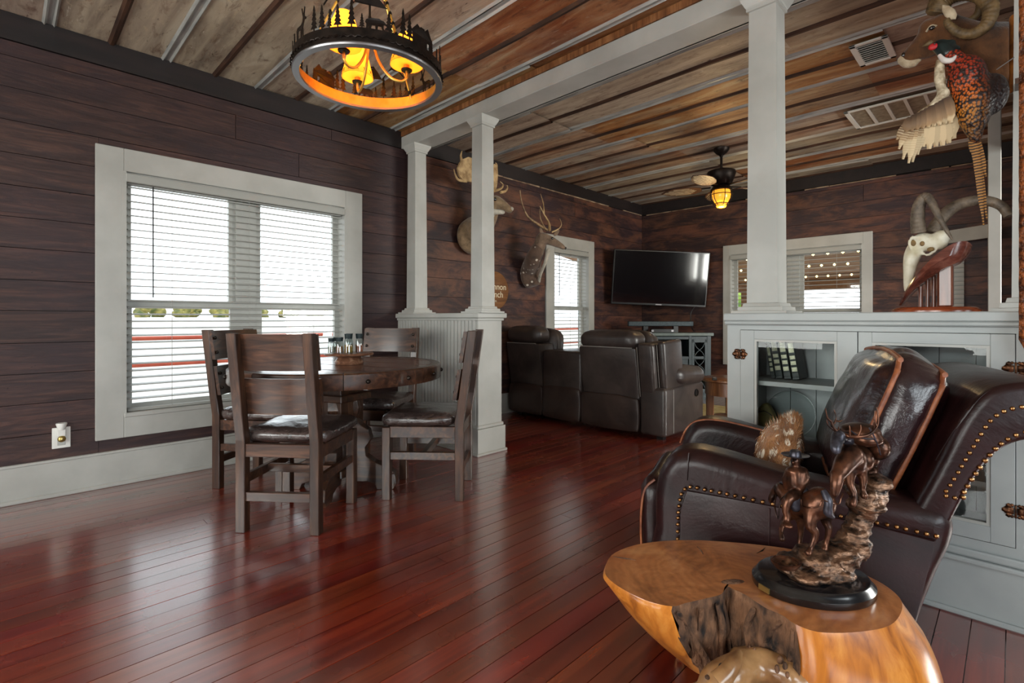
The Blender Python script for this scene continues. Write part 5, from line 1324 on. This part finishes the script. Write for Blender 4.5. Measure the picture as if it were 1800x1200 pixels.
B().tube(catmull([Q(1476, 826, -.066), Q(1480, 846, -.072), Q(1476, 858, -.08), Q(1463, 858, -.075)], 5), .0016, 5).build('halter', 'bronze_blue', h2, smooth=60)
pk = organic('pack_load', [('e', Q(1512, 758, .02), (.042, .045, .020)), ('e', Q(1538, 785, .03), (.026, .04, .032)), ('e', Q(1486, 790, .05), (.016, .03, .026)), ('e', Q(1524, 772, .0), (.036, .03, .018))], .0045, 'bronze', STT, 3)
for pts in ([Q(1528, 752, -.03), Q(1540, 775, -.03), Q(1548, 800, -.012)], [Q(1495, 757, -.03), Q(1515, 770, -.04), Q(1545, 772, -.022)]): B().tube(catmull(pts, 5), .0018, 5).build('pack_strap', 'bronze_blue', pk, smooth=60)
dh = organic('deer_head', [('e', Q(1474, 768, -.03), (.014, .016, .017)), ('chain', [Q(1473, 770, -.03), Q(1469, 785, -.045), Q(1470, 792, -.05)], [.015, .012, .010]), ('chain', [Q(1476, 768, -.02), Q(1490, 772, .01)], [.014, .016])], .0038, 'bronze_blue', pk, 2)
def tines(nm, main, br, r, m, par):
    b = B(); P = catmull(main, 6); b.tube(P, [r*(1-.75*i/(len(P)-1)) for i in range(len(P))], 7)
    for t in br:
        P = catmull(t, 4); b.tube(P, [r*.62*(1-.8*i/(len(P)-1)) for i in range(len(P))], 6)
    return b.build(nm, m, par, smooth=70)
tines('antler', [Q(1476, 762, -.03), Q(1465, 752, -.03), Q(1462, 742, -.03), Q(1455, 735, -.03), Q(1451, 718, -.03)], [[Q(1466, 745, -.03), Q(1470, 735, -.03), Q(1466, 720, -.03)], [Q(1469, 740, -.03), Q(1476, 741, -.035), Q(1481, 739, -.04)], [Q(1468, 757, -.03), Q(1456, 748, -.03), Q(1453, 738, -.03)], [Q(1474, 759, -.03), Q(1474, 750, -.035)]], .0048, 'bronze', dh)
tines('antler', [Q(1482, 764, -.03), Q(1500, 768, -.045), Q(1525, 765, -.05), Q(1540, 752, -.045), Q(1544, 735, -.04), Q(1541, 716, -.035)], [[Q(1540, 748, -.045), Q(1537, 738, -.045), Q(1538, 722, -.045)], [Q(1494, 767, -.045), Q(1494, 755, -.05), Q(1493, 748, -.05)], [Q(1508, 768, -.048), Q(1513, 757, -.05), Q(1513, 747, -.05)], [Q(1536, 756, -.045), Q(1536, 744, -.05), Q(1536, 738, -.05)]], .0050, 'bronze', dh)
cp = []
for i in range(70):
    a = i*.42; rr_ = .022+.010*i/70; cp.append(Q(1382, 1000, -.03)+Vector((rr_*math.cos(a), rr_*.8*math.sin(a), .004+.0002*i)))
B().tube(cp, .0028, 5).build('coiled_lasso', 'bronze', STT, smooth=60)

# ------------------------------------------------------------------ skull on its stand
def K(px, py, y=2.60): return ony(px, py, y)
sk0 = Vector((-.222, 2.60, 1.0862))
SK = thing('horned_skull_mount', 'pale horned skull on a dark wooden plaque and pillar stand', 'skull mount', sk0)
def kk(px, py, dy=0.0): return K(px, py, 2.60+dy)-sk0
b = B(); b.lathe([(0, 0), (.140, 0), (.140, .006), (.128, .016), (.118, .020), (0, .020)], 40, (0.0, 0, 0), sy=.62); b.build('stand_base', 'mahog_base', SK, smooth=30)
for i, (a0, a1) in enumerate(((1613, 1621), (1626, 1633), (1637, 1644), (1649, 1676))):
    x0, x1 = kk(a0, 545).x, kk(a1, 545).x; ztop = (.075, .095, .115, .215)[i]
    if i < 3: B().tube([((x0+x1)/2, .02, .02), ((x0+x1)/2, .02, .075+.04*i+.03)], (x1-x0)/2, 14).build('turned_rod', 'mahog_z', SK, smooth=50)
    else: B().box((x0, -.028, .02), (x1, .028, ztop), bev=.006).build('pillar', 'mahog_z', SK)
# plaque: shield leaning back, extruded across y
pv = [kk(1581, 537), kk(1600, 505), kk(1622, 478), kk(1650, 450), kk(1680, 430), kk(1700, 426), kk(1709, 431)]
un = [kk(1706, 442), kk(1690, 460), kk(1660, 474), kk(1625, 495), kk(1603, 515), kk(1586, 536)]
P = catmull(pv, 4)[::1]; U = catmull(un, 4)
halfw = lambda t: .012+.085*math.sin(min(1, t*1.02)**.75*math.pi)**.8
V = []; Fc = []; n = 22
def at(L, t): f = t*(len(L)-1); i = min(int(f), len(L)-2); return L[i].lerp(L[i+1], f-i)
for i in range(n+1):
    t = i/n; a = at(P, t); c = at(U, 1-t); h = halfw(t)
    mid = a.lerp(c, .55)
    V += [Vector((a.x, -h*.88, a.z)), Vector((a.x, h*.88, a.z)), Vector((mid.x, h, mid.z)), Vector((c.x, h*.7, c.z)), Vector((c.x, -h*.7, c.z)), Vector((mid.x, -h, mid.z))]
for i in range(n):
    for k in range(6): Fc.append((i*6+k, i*6+(k+1) % 6, i*6+6+(k+1) % 6, i*6+6+k))
Fc += [tuple(range(6))[::-1], tuple(n*6+k for k in range(6))]
b = B(); b.mesh(V, Fc); b.build('plaque', 'mahog', SK, smooth=40)
skull = organic('skull', [('chain', [kk(1648, 425), kk(1618, 430), kk(1604, 450), kk(1598, 480), kk(1594, 510)], [.036, .034, .030, .020, .010]), ('e', kk(1655, 415), (.030, .034, .024)), ('e', kk(1622, 420), (.030, .042, .026)), ('chain', [kk(1612, 440, -.02), kk(1630, 448, -.024), kk(1645, 440, -.024)], [.007, .006, .007]),
    ('chain', [kk(1613, 420, -.03), kk(1605, 416, -.036), kk(1598, 426, -.034), kk(1604, 440, -.03), kk(1614, 436, -.028)], [.006, .006, .006, .006, .006])], .006, 'bone', SK, 2)
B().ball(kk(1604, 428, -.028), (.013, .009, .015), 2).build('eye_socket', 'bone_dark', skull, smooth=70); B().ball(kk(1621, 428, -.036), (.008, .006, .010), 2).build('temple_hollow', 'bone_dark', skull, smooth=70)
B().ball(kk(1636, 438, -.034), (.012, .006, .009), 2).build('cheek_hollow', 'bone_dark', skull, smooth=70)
def ridged(nm, pts, r0, r1, m, par, n=10, rid=40, amp=.05, seg=12, pw=1.0, flat=1.0):
    P = catmull(pts, n); k = len(P)-1
    b = B(); b.tube(P, [(r0+(r1-r0)*(i/k)**pw)*(1+amp*math.sin(i/k*rid*2*math.pi)) for i in range(k+1)], seg, flat=flat)
    return b.build(nm, m, par, smooth=75)
ridged('horn', [kk(1615, 408, -.03), kk(1613, 385, -.045), kk(1616, 360, -.055), kk(1626, 346, -.06), kk(1637, 355, -.07), kk(1650, 380, -.08), kk(1664, 405, -.085), kk(1674, 421, -.085)], .025, .003, 'horn_grey', skull, 14, 26, .03, pw=1.3)
ridged('horn', [kk(1640, 410, .03), kk(1652, 388, .04), kk(1675, 365, .05), kk(1705, 354, .055), kk(1735, 353, .06), kk(1760, 362, .06), kk(1773, 380, .055)], .026, .015, 'horn_grey', skull, 14, 30, .03)

# ------------------------------------------------------------------ ram and pheasant by the end column
RY = 2.675; ram0 = Vector((-.012, RY, 2.0))
RM = thing('ram_shoulder_mount', 'brown ram shoulder mount with a big curled horn high on the end column', 'taxidermy', ram0)
def rp(px, py, dy=0.0): return ony(px, py, RY+dy)-ram0
rb = organic('head_and_neck', [('chain', [rp(1590, 104), rp(1602, 92), rp(1622, 72), rp(1642, 54), rp(1660, 45)], [.021, .026, .034, .046, .052]), ('chain', [rp(1592, 108), rp(1612, 100), rp(1640, 88), rp(1660, 70)], [.016, .017, .026, .036]), ('e', rp(1632, 50), (.034, .042, .036)),
    ('chain', [rp(1662, 52), rp(1700, 72), rp(1738, 84), rp(1772, 92)], [.056, .072, .092, .100]), ('chain', [rp(1760, 95), rp(1768, 125), rp(1772, 142)], [.075, .065, .045])], .010, 'ram', RM, 4)
for v in rb.data.vertices:
    if v.co.x > 0.0: v.co.x = 0.0
organic('pale_muzzle', [('chain', [rp(1587, 105), rp(1594, 112), rp(1606, 112)], [.0205, .0175, .0155]), ('chain', [rp(1600, 111), rp(1615, 106)], [.013, .010])], .007, 'ram_pale', RM, 2)
B().ball(rp(1588, 96, -.018), (.007, .005, .010), 2).build('nostril', 'eye', rb, smooth=70)
B().ball(rp(1638, 49, -.048), (.011, .007, .009), 2).build('eye', 'eye', rb, smooth=70)
B().tube(catmull([rp(1628, 56, -.040), rp(1637, 45, -.048), rp(1647, 46, -.048)], 5), .004, 6).build('brow', 'ram_pale', rb, smooth=60)
ridged('horn', [rp(1648, 22, -.03), rp(1662, -2, -.045), rp(1690, -14, -.06), rp(1722, -10, -.075), rp(1741, 12, -.085), rp(1736, 40, -.09), rp(1714, 58, -.095), rp(1688, 58, -.10), rp(1668, 44, -.105), rp(1664, 34, -.105)], .036, .010, 'horn', RM, 14, 36, .045, pw=1.15)
ridged('horn', [rp(1645, 18, .03), rp(1655, -10, .05), rp(1680, -26, .07), rp(1710, -22, .085), rp(1725, 0, .095), rp(1718, 26, .10), rp(1695, 40, .105)], .034, .010, 'horn', RM, 14, 32, .045, pw=1.15)
er = B(); er.lathe([(0, 0), (.012, .012), (.017, .035), (.012, .060), (0, .078)], 14, rp(1680, 34, -.075), sy=.45, M=Euler((math.radians(10), math.radians(-30), 0)).to_matrix().to_4x4()); er.build('ear', 'ram_pale', RM, smooth=70)
organic('cape_edge', [('chain', [rp(1781, 30), rp(1782, 60), rp(1781, 95), rp(1778, 130), rp(1774, 158)], [.012, .014, .018, .020, .016])], .006, 'hide_orange', RM, 2)
PY = 2.50; ph0 = Vector((-.10, PY, 1.8))
PH = thing('mounted_pheasant', 'mounted cock pheasant hanging head-up with one wing spread and long tail', 'taxidermy', ph0)
def pp_(px, py, dy=0.0): return ony(px, py, PY+dy)-ph0
def pheasant_mat():
    s = NT('pheasant_plumage'); v = s.coords('Object'); sp = s.add('ShaderNodeSeparateXYZ'); s.link(s.coords('Object'), sp.inputs[0])
    vo = s.add('ShaderNodeTexVoronoi'); vo.inputs['Scale'].default_value = 120; s.link(s.coords('Object', (1, 1, .8)), vo.inputs['Vector'])
    mr = s.add('ShaderNodeMapRange'); mr.inputs['From Min'].default_value = -.13; mr.inputs['From Max'].default_value = .22; s.link(sp.outputs[2], mr.inputs['Value'])
    base = s.ramp(mr.outputs[0], [(.0, (110, 44, 18)), (.18, (126, 84, 40)), (.40, (186, 118, 34)), (.62, (200, 92, 22)), (.80, (152, 44, 16))])
    mx_ = s.add('ShaderNodeMapRange'); mx_.inputs['From Min'].default_value = -.005; mx_.inputs['From Max'].default_value = .045; s.link(sp.outputs[0], mx_.inputs['Value'])
    base = s.mix(mx_.outputs[0], base, lin((24, 12, 16)))
    col = s.mix(s.ramp(vo.outputs['Distance'], [(.42, (0, 0, 0)), (.62, (255, 255, 255))]), base, lin((34, 16, 10)))
    s.bump(vo.outputs['Distance'], .6, .006); return s.done(col, .45, 0, .5)
MT['pheasant'] = pheasant_mat()
MT['ph_head'] = simple('dark_green_head', (8, 16, 18), (14, 34, 34), 20, rough=.3); MT['ph_red'] = simple('red_wattle', (176, 24, 30), rough=.5)
MT['ph_ring'] = simple('white_neck_ring', (214, 206, 200), rough=.7); MT['ph_pale'] = simple('pale_speckled_wing', (120, 96, 66), (214, 200, 172), 40, rough=.7, bump=.3)
def feather_mat(name, c1, c2, sc):
    s = NT(name); wv = s.add('ShaderNodeTexWave', _wave_type='BANDS', _bands_direction='X'); wv.inputs['Scale'].default_value = sc; wv.inputs['Distortion'].default_value = 1.2; wv.inputs['Detail'].default_value = 2; wv.inputs['Detail Scale'].default_value = 20
    s.link(s.coords('Object'), wv.inputs['Vector']); return s.done(s.ramp(wv.outputs['Fac'], [(.3, c1), (.6, c2)]), .6)
MT['feather'] = feather_mat('barred_wing_feather', (112, 86, 60), (198, 170, 128), 40); MT['feather2'] = simple('brown_wing_feather', (98, 74, 50), (176, 142, 100), 30, (.4, 3, 1), rough=.6); MT['tailf'] = feather_mat('barred_tail_feather', (52, 32, 16), (178, 124, 58), 30)
body = organic('body', [('e', pp_(1700, 138), (.058, .052, .085)), ('e', pp_(1712, 175), (.062, .055, .085)), ('e', pp_(1712, 205), (.046, .045, .060)), ('chain', [pp_(1690, 120), pp_(1676, 104), pp_(1665, 92)], [.040, .032, .026]), ('e', pp_(1745, 165, .02), (.045, .04, .075)), ('chain', [pp_(1710, 215), pp_(1714, 236), pp_(1716, 250)], [.036, .024, .012])], .009, 'pheasant', PH, 4)
hd = organic('head', [('e', pp_(1652, 80), (.026, .022, .022)), ('chain', [pp_(1655, 82), pp_(1668, 94)], [.026, .030]), ('e', pp_(1668, 78), (.022, .02, .016)), ('e', pp_(1676, 88), (.022, .02, .016))], .006, 'ph_head', PH, 3)
B().lathe([(0, -.012), (.008, -.008), (.010, 0), (.006, .012), (0, .024)], 10, pp_(1634, 76, -.004), M=Euler((0, math.radians(-100), 0)).to_matrix().to_4x4()).build('beak', 'horn', hd, smooth=60)
B().ball(pp_(1640, 82, -.020), (.015, .006, .013), 2).build('wattle', 'ph_red', hd, smooth=70); B().ball(pp_(1643, 77, -.026), (.0035, .003, .0035), 1).build('eye', 'eye', hd, smooth=70)
B().tube(catmull([pp_(1651, 97, -.030), pp_(1660, 106, -.038), pp_(1672, 106, -.034), pp_(1681, 98, -.024)], 6), [.006, .010, .010, .005], 8).build('neck_ring', 'ph_ring', hd, smooth=60)
organic('shoulder', [('chain', [pp_(1652, 108, -.02), pp_(1652, 140, -.025), pp_(1658, 168, -.02)], [.014, .018, .013]), ('chain', [pp_(1660, 165, -.02), pp_(1642, 185, -.02), pp_(1618, 200, -.02), pp_(1600, 212, -.02)], [.020, .017, .013, .010])], .007, 'ph_pale', PH, 3)
def fan_mat(name, bars):
    s = NT(name); sp = s.add('ShaderNodeSeparateXYZ'); s.link(s.coords('Object'), sp.inputs[0])
    mr = s.add('ShaderNodeMapRange'); mr.inputs['From Max'].default_value = .105 if bars else .085; s.link(sp.outputs[0], mr.inputs['Value'])
    nz = s.noise(s.coords('Object', (1, 14, 1), True), 9, 4)
    ad = s.add('ShaderNodeMath', _operation='MULTIPLY_ADD'); ad.inputs[1].default_value = .22; s.link(nz, ad.inputs[0]); s.link(mr.outputs[0], ad.inputs[2])
    col = s.ramp(ad.outputs[0], [(.15, (70, 50, 36)), (.55, (118, 90, 62)), (.9, (156, 124, 86)), (1.0, (196, 172, 134))])
    if bars:
        wv = s.add('ShaderNodeTexWave', _wave_type='BANDS', _bands_direction='X'); wv.inputs['Scale'].default_value = 36; wv.inputs['Distortion'].default_value = 2; s.link(s.coords('Object', (1, .4, 1), True), wv.inputs['Vector'])
        col = s.mix(s.ramp(wv.outputs['Fac'], [(.62, (0, 0, 0)), (.8, (190, 190, 190))]), col, lin((214, 194, 156)))
    return s.done(s.vary(col, 0, .18), .6)
MT['feather'] = fan_mat('barred_wing_feather_vane', True); MT['feather2'] = fan_mat('brown_wing_feather_vane', False)
def feather(nm, a, c, wid, m, dy=0, cv=.01, par=PH):
    a, c = Vector(a), Vector(c); d = c-a; L = d.length
    n = 9; V = []; Fc = []
    for i in range(n+1):
        t = i/n; wv = wid*(.35+.65*math.sin(min(1, t*1.05+.08)*math.pi)**.5) if t < .97 else wid*.25
        z = cv*math.sin(t*math.pi)
        V += [(t*L, -wv/2, z-.0006), (t*L, 0, z+wid*.10), (t*L, wv/2, z-.0006), (t*L, 0, z+wid*.10-.0014)]
    for i in range(n):
        p, q = i*4, i*4+4
        Fc += [(p, p+1, q+1, q), (p+1, p+2, q+2, q+1), (p+2, p+3, q+3, q+2), (p+3, p, q, q+3)]
    b = B(); b.mesh(V, Fc); o = b.build(nm, m, par, smooth=60)
    X_ = d.normalized(); Z_ = Vector((0, -1, 0)); Z_ = (Z_-X_*Z_.dot(X_)).normalized(); Y_ = Z_.cross(X_)
    o.matrix_local = Matrix(((X_.x, Y_.x, Z_.x, a.x), (X_.y, Y_.y, Z_.y, a.y), (X_.z, Y_.z, Z_.z, a.z), (0, 0, 0, 1)))
    return o
tips = [(1576, 246), (1580, 262), (1587, 280), (1597, 287), (1604, 285), (1613, 272), (1622, 258), (1633, 262), (1645, 258), (1657, 256), (1668, 252), (1677, 244)]
for i, (a, c) in enumerate(tips):
    f = i/(len(tips)-1); root = pp_(1600+66*f, 212-36*f, -.022+.0018*i); feather('wing_feather', root, pp_(a, c, -.024+.0022*i), (.030 if i < 6 else .052), 'feather' if i < 6 else 'feather2')
for i in range(9):
    f = i/8; root = pp_(1604+58*f, 206-34*f, -.034); feather('covert_feather', root, pp_(1592+80*f, 232-16*f, -.034+.001*i), .042, 'feather2', cv=.006)
for (a, c, w_, dy) in ((1729, 396, .018, -.004), (1735, 386, .018, .004), (1724, 345, .022, .0), (1719, 300, .026, .006), (1733, 310, .024, .008), (1712, 275, .03, .010)):
    feather('tail_feather', pp_(1712, 232, dy), pp_(a, c, dy), w_, 'tailf', cv=.004)
B().tube([pp_(1752, 122, .02), pp_(1784, 100, .13)], .0018, 6).build('hanging_wire', 'hoop', PH, smooth=60)
B().box((-.012, .02, -.01), (.012, .125, .01), Matrix.Translation(pp_(1782, 140, .02)-Vector((-.015, 0, 0)))).build('mount_block', 'oak_z', PH)
# rough brown hide strip in front of the end column
hs = thing('hide_strip', 'rough brown scaly hide strip hanging at the right edge of the picture', 'hide', (.068, 2.385, 1.5))
V = []; Fc = []; n = 60; k = 9
for i in range(n+1):
    z = -.60+1.85*i/n; hw_ = .054 if z > -.52 else max(.004, .054*(z+.60)/.08)
    for j in range(k):
        u = -1+2*j/(k-1); V.append((u*hw_, -.010*(1-u*u)-.006*abs(math.sin(i*1.05+j*1.3)), z))
for i in range(n):
    for j in range(k-1): Fc.append((i*k+j, i*k+j+1, (i+1)*k+j+1, (i+1)*k+j))
b = B(); b.mesh(V, Fc); o = b.build('hide', 'scutes', hs, smooth=40); md = o.modifiers.new('thick', 'SOLIDIFY'); md.thickness = .006
b = B(); b.box((-.012, .006, 1.20), (.012, .232, 1.23)); b.build('hanger_bar', 'oak_x', hs)

# ------------------------------------------------------------------ deer heads on the long wall
ax0 = Vector((XW+.004, 4.33, 1.6))
AXD = thing('spotted_deer_mount', 'spotted deer shoulder mount with slender antlers beside the narrow window', 'taxidermy', ax0)
def ap(px, py, x): return onx(px, py, x)-ax0
ab = organic('shoulders', [('e', Vector((.06, -.03, -.02)), (.07, .125, .17)), ('chain', [Vector((.09, -.02, .04)), ap(938, 455, -3.80), ap(946, 436, -3.72)], [.12, .095, .075]), ('e', Vector((.10, .0, -.10)), (.09, .10, .07))], .016, 'axis', AXD, 4)
ah = organic('head', [('chain', [ap(946, 442, -3.73), ap(950, 426, -3.69), ap(953, 418, -3.66)], [.072, .066, .064]), ('chain', [ap(955, 418, -3.66), ap(970, 424, -3.59), ap(984, 431, -3.54), ap(990, 435, -3.52)], [.062, .050, .034, .026])], .011, 'axis_head', AXD, 4)
for v in ab.data.vertices:
    if v.co.x < 0: v.co.x = 0
organic('white_throat', [('chain', [ap(964, 440, -3.62), ap(958, 462, -3.68), ap(950, 482, -3.80), ap(946, 498, -3.92)], [.026, .020, .020, .022])], .012, 'pale_fur', AXD, 3)
B().ball(ap(971, 419, -3.56), .016, 2).build('eye', 'eye', ah, smooth=70); B().ball(ap(993, 436, -3.515), (.020, .020, .016), 2).build('nose', 'eye', ah, smooth=70)
for (a, c, x, ry, rx) in ((955, 410, -3.66, -14, 8), (974, 408, -3.66, 10, -50)):
    B().lathe([(0, 0), (.018, .015), (.030, .05), (.022, .09), (0, .115)], 14, ap(a, c+6, x)-Vector((0, .01, 0)), sx=.45, M=Euler((math.radians(rx), math.radians(ry), 0)).to_matrix().to_4x4()).build('ear', 'axis_head', ah, smooth=70)
tines('antler', [ap(962, 404, -3.66), ap(940, 390, -3.66), ap(926, 378, -3.66), ap(917, 355, -3.66), ap(914, 334, -3.66)], [[ap(958, 402, -3.65), ap(950, 384, -3.62), ap(949, 366, -3.60)]], .017, 'antler', ah)
tines('antler', [ap(966, 405, -3.64), ap(965, 392, -3.60), ap(956, 376, -3.58), ap(949, 362, -3.58)], [[ap(956, 376, -3.60), ap(955, 358, -3.62), ap(950, 340, -3.66)], [ap(970, 408, -3.62), ap(982, 402, -3.58), ap(987, 394, -3.56), ap(984, 384, -3.55)]], .016, 'antler_pale', ah)
fd0 = Vector((XW+.004, 3.45, 1.95))
FD = thing('palmate_deer_mount', 'tan deer shoulder mount with broad palmate antlers behind the white column', 'taxidermy', fd0)
def fp_(px, py, x): return onx(px, py, x)-fd0
fb_ = organic('shoulders', [('e', Vector((.07, -.02, -.04)), (.08, .20, .19)), ('chain', [Vector((.10, -.02, .02)), fp_(846, 400, -3.80), fp_(862, 372, -3.72)], [.15, .12, .09])], .018, 'deer', FD, 4)
for v in fb_.data.vertices:
    if v.co.x < 0: v.co.x = 0
fh = organic('head', [('chain', [fp_(858, 372, -3.72), fp_(868, 356, -3.66), fp_(878, 358, -3.60), fp_(890, 365, -3.55), fp_(896, 369, -3.53)], [.085, .072, .060, .042, .034])], .012, 'deer', FD, 4)
organic('white_chin', [('chain', [fp_(868, 372, -3.63), fp_(884, 373, -3.57)], [.030, .022]), ('chain', [fp_(866, 374, -3.66), fp_(862, 388, -3.68)], [.03, .025])], .010, 'pale_fur', FD, 3)
B().ball(fp_(870, 350, -3.58), .018, 2).build('eye', 'eye', fh, smooth=70); B().ball(fp_(899, 367, -3.515), (.022, .024, .022), 2).build('nose', 'pale_fur', fh, smooth=70)
def palm(pts, x, tin, nm):
    P = [fp_(a, c, x) for a, c in pts]; V = []; m_ = len(P)
    nrm = Vector((1, .2, 0)).normalized()*.010
    b = B(); vs0 = [b.bm.verts.new(p-nrm) for p in P]; vs1 = [b.bm.verts.new(p+nrm) for p in P]
    b.bm.faces.new(vs0); b.bm.faces.new(vs1[::-1])
    for i in range(m_): b.bm.faces.new((vs0[i], vs0[(i+1) % m_], vs1[(i+1) % m_], vs1[i]))
    for t in tin:
        Q_ = catmull([fp_(a, c, x) for a, c in t], 4); b.tube(Q_, [.017*(1-.8*i/(len(Q_)-1)) for i in range(len(Q_))], 7)
    return b.build(nm, 'antler_pale', fh, smooth=50)
palm([(862, 338), (850, 332), (838, 322), (822, 319), (812, 316), (806, 308), (804, 296), (808, 286), (812, 280), (822, 276), (834, 280), (844, 296), (852, 318)], -3.70, [[(812, 284), (810, 274), (812, 265)], [(820, 318), (806, 316), (800, 306), (798, 297)], [(814, 312), (808, 305), (808, 298)], [(864, 345), (856, 336), (848, 328)]], 'antler')
palm([(864, 338), (864, 310), (862, 294), (868, 288), (873, 292), (874, 306), (873, 322), (870, 336)], -3.66, [[(871, 300), (873, 290), (871, 286)], [(866, 336), (874, 334), (882, 330), (884, 324), (879, 319)], [(880, 338), (888, 336), (892, 330), (891, 325)]], 'antler')

# ------------------------------------------------------------------ round wooden sign
sgc = (onx(866, 510, XW+.03)); sg = thing('round_wood_sign', 'round brown wooden sign with cream lettering below the deer mounts', 'sign', (XW+.002, 3.80, 1.37))
B().lathe([(0, 0), (.20, 0), (.21, .006), (.21, .018), (.20, .024), (0, .024)], 48, M=Matrix.Rotation(math.pi/2, 4, 'Y')).build('board', 'sign', sg, smooth=40)
def text(body, y, z, size):
    c = bpy.data.curves.new('lettering', 'FONT'); c.body = body; c.size = size; c.align_x = 'CENTER'; c.extrude = .001
    t = bpy.data.objects.new('tmp', c); COL.objects.link(t); dg = bpy.context.evaluated_depsgraph_get()
    me = bpy.data.meshes.new_from_object(t.evaluated_get(dg)); bpy.data.objects.remove(t)
    o = put('lettering', me, 'cream', sg, (.0265, y, z)); o.rotation_euler = (math.pi/2, 0, math.pi/2)
text('Brannon', -.0, .01, .098); text('Ranch', -.0, -.075, .098); text('Est.', -.0, -.125, .036)

# ------------------------------------------------------------------ outdoors
tagp(B().box((-140, -140, -.75), (140, 140, -.55)).build('ground', 'grass_far'), kind='structure')
rr = random.Random(14)
def bush(loc, r, h, m, lb, grp, nm='shrub'):
    t = thing(nm, lb, 'shrub', loc, rr.random()*6, grp); b = B()
    for i in range(7):
        a = rr.random()*6.28; q = r*rr.uniform(.1, .6); b.ball((q*math.cos(a), q*math.sin(a), h*rr.uniform(.10, .72)), (r*rr.uniform(.4, .65), r*rr.uniform(.4, .65), h*rr.uniform(.25, .42)), 2)
    for v in b.bm.verts: v.co += v.co.normalized()*.12*r*noise.noise(v.co*5/r)
    b.build('foliage', m, t); B().tube([(0, 0, 0), (0, 0, h*.5)], r*.08, 6).build('stem', 'oak_z', t)
b = B(); b.mesh([(-16, -90, -.56), (-16, 120, -.56), (-62, 120, 1.22), (-62, -90, 1.22), (-130, -90, 1.22), (-130, 120, 1.22)], [(0, 1, 2, 3), (3, 2, 5, 4)])
tagp(b.build('hill', 'grass_far'), kind='structure')
for i in range(22):
    y = 8+i*1.75; bush((-64+(i % 2)*1.9, y, 1.2), rr.uniform(.8, 1.05), rr.uniform(.9, 1.7), 'leaf', 'low olive shrub on the far tree line seen through the big blind', 'shrubs on the horizon outside')
pf = thing('pipe_fence', 'rust-red pipe rail fence outside the big window', 'fence', (-10, 1.5, -.55))
for z in (1.29, .86): B().tube([(0, -9, z), (0, 14, z)], .035, 8).build('rail', 'red_pipe', pf, smooth=50)
for y in (-8, -3.5, 5.5, 10): B().tube([(0, y, 0), (0, y, 1.4)], .045, 8).build('post', 'red_pipe', pf, smooth=50)
pr_ = thing('porch_roof', 'sloping wooden porch ceiling outside the far window', 'porch', (0, 7.25, 2.42))
sl = math.atan2(-.62, 4.4)
for i in range(16): B().box((-6.5, i*.28+.003, 0), (4, (i+1)*.28-.003, .03)).build('board', 'porch', pr_, rot=(sl, 0, 0))
for xx_ in (-6.3, -4.2, 3.6): B().box((xx_-.06, 4.20, -2.95), (xx_+.06, 4.32, -.62)).build('post', 'porch', pr_)
B().box((-6.5, 4.16, -.78), (4, 4.36, -.60)).build('edge_beam', 'porch', pr_)
for k, (yy, zz) in enumerate(((8.1, 1.97), (9.3, 1.92), (10.5, 1.835))):
    t = thing('string_light', ['string of warm bulbs nearest the far window under the porch', 'middle string of warm bulbs under the porch', 'string of warm bulbs at the outer edge of the porch'][k], 'string light', (0, yy, zz), 0, 'porch string lights')
    B().tube([(-5, 0, .03), (.5, 0, .03)], .006, 5).build('wire', 'black', t)
    for q in range(30): B().ball((-4.9+q*.18, 0, 0), .020, 1).build('bulb', 'bulb', t, smooth=70)
bush((-5.2, 12.6, -.55), .9, 2.6, 'leaf2', 'bright green shrub outside the far window beside the porch', None)
# ------------------------------------------------------------------ descriptions of the setting
SET = {'wall_left': ('dark horizontal board wall with the big blind-covered window', 'wall'), 'wall_far': ('dark horizontal board wall behind the television corner', 'wall'), 'floor': ('glossy red-stained narrow board floor', 'floor'), 'ceiling': ('ceiling of rusted salvaged roofing tin sheets', 'ceiling'),
    'beam': ('long white painted beam across the ceiling on white columns', 'beam'), 'column_1': ('slim white column against the board wall on the pedestal', 'column'), 'column_2': ('white square column at the open end of the beadboard pedestal', 'column'), 'column_3': ('tall white square column standing on the cabinet ledge', 'column'), 'column_4': ('white column behind the pheasant at the end of the cabinet', 'column'),
    'partition_pedestal': ('white beadboard half-wall pedestal under two columns', 'half wall'), 'window_1': ('big white-framed double window behind the dining table', 'window'), 'window_2': ('narrow white-framed window behind the sofa', 'window'), 'window_3': ('wide white-framed window in the far wall behind the column', 'window'),
    'baseboard_left': ('tall white baseboard under the big window', 'baseboard'), 'trim_1': ('white upright post beyond the horned skull', 'trim'), 'trim_2': ('white head board beyond the horned skull', 'trim')}
for nm, (lb, ct) in SET.items():
    o = bpy.data.objects.get(nm)
    if o is not None: o['label'] = lb; o['category'] = ct
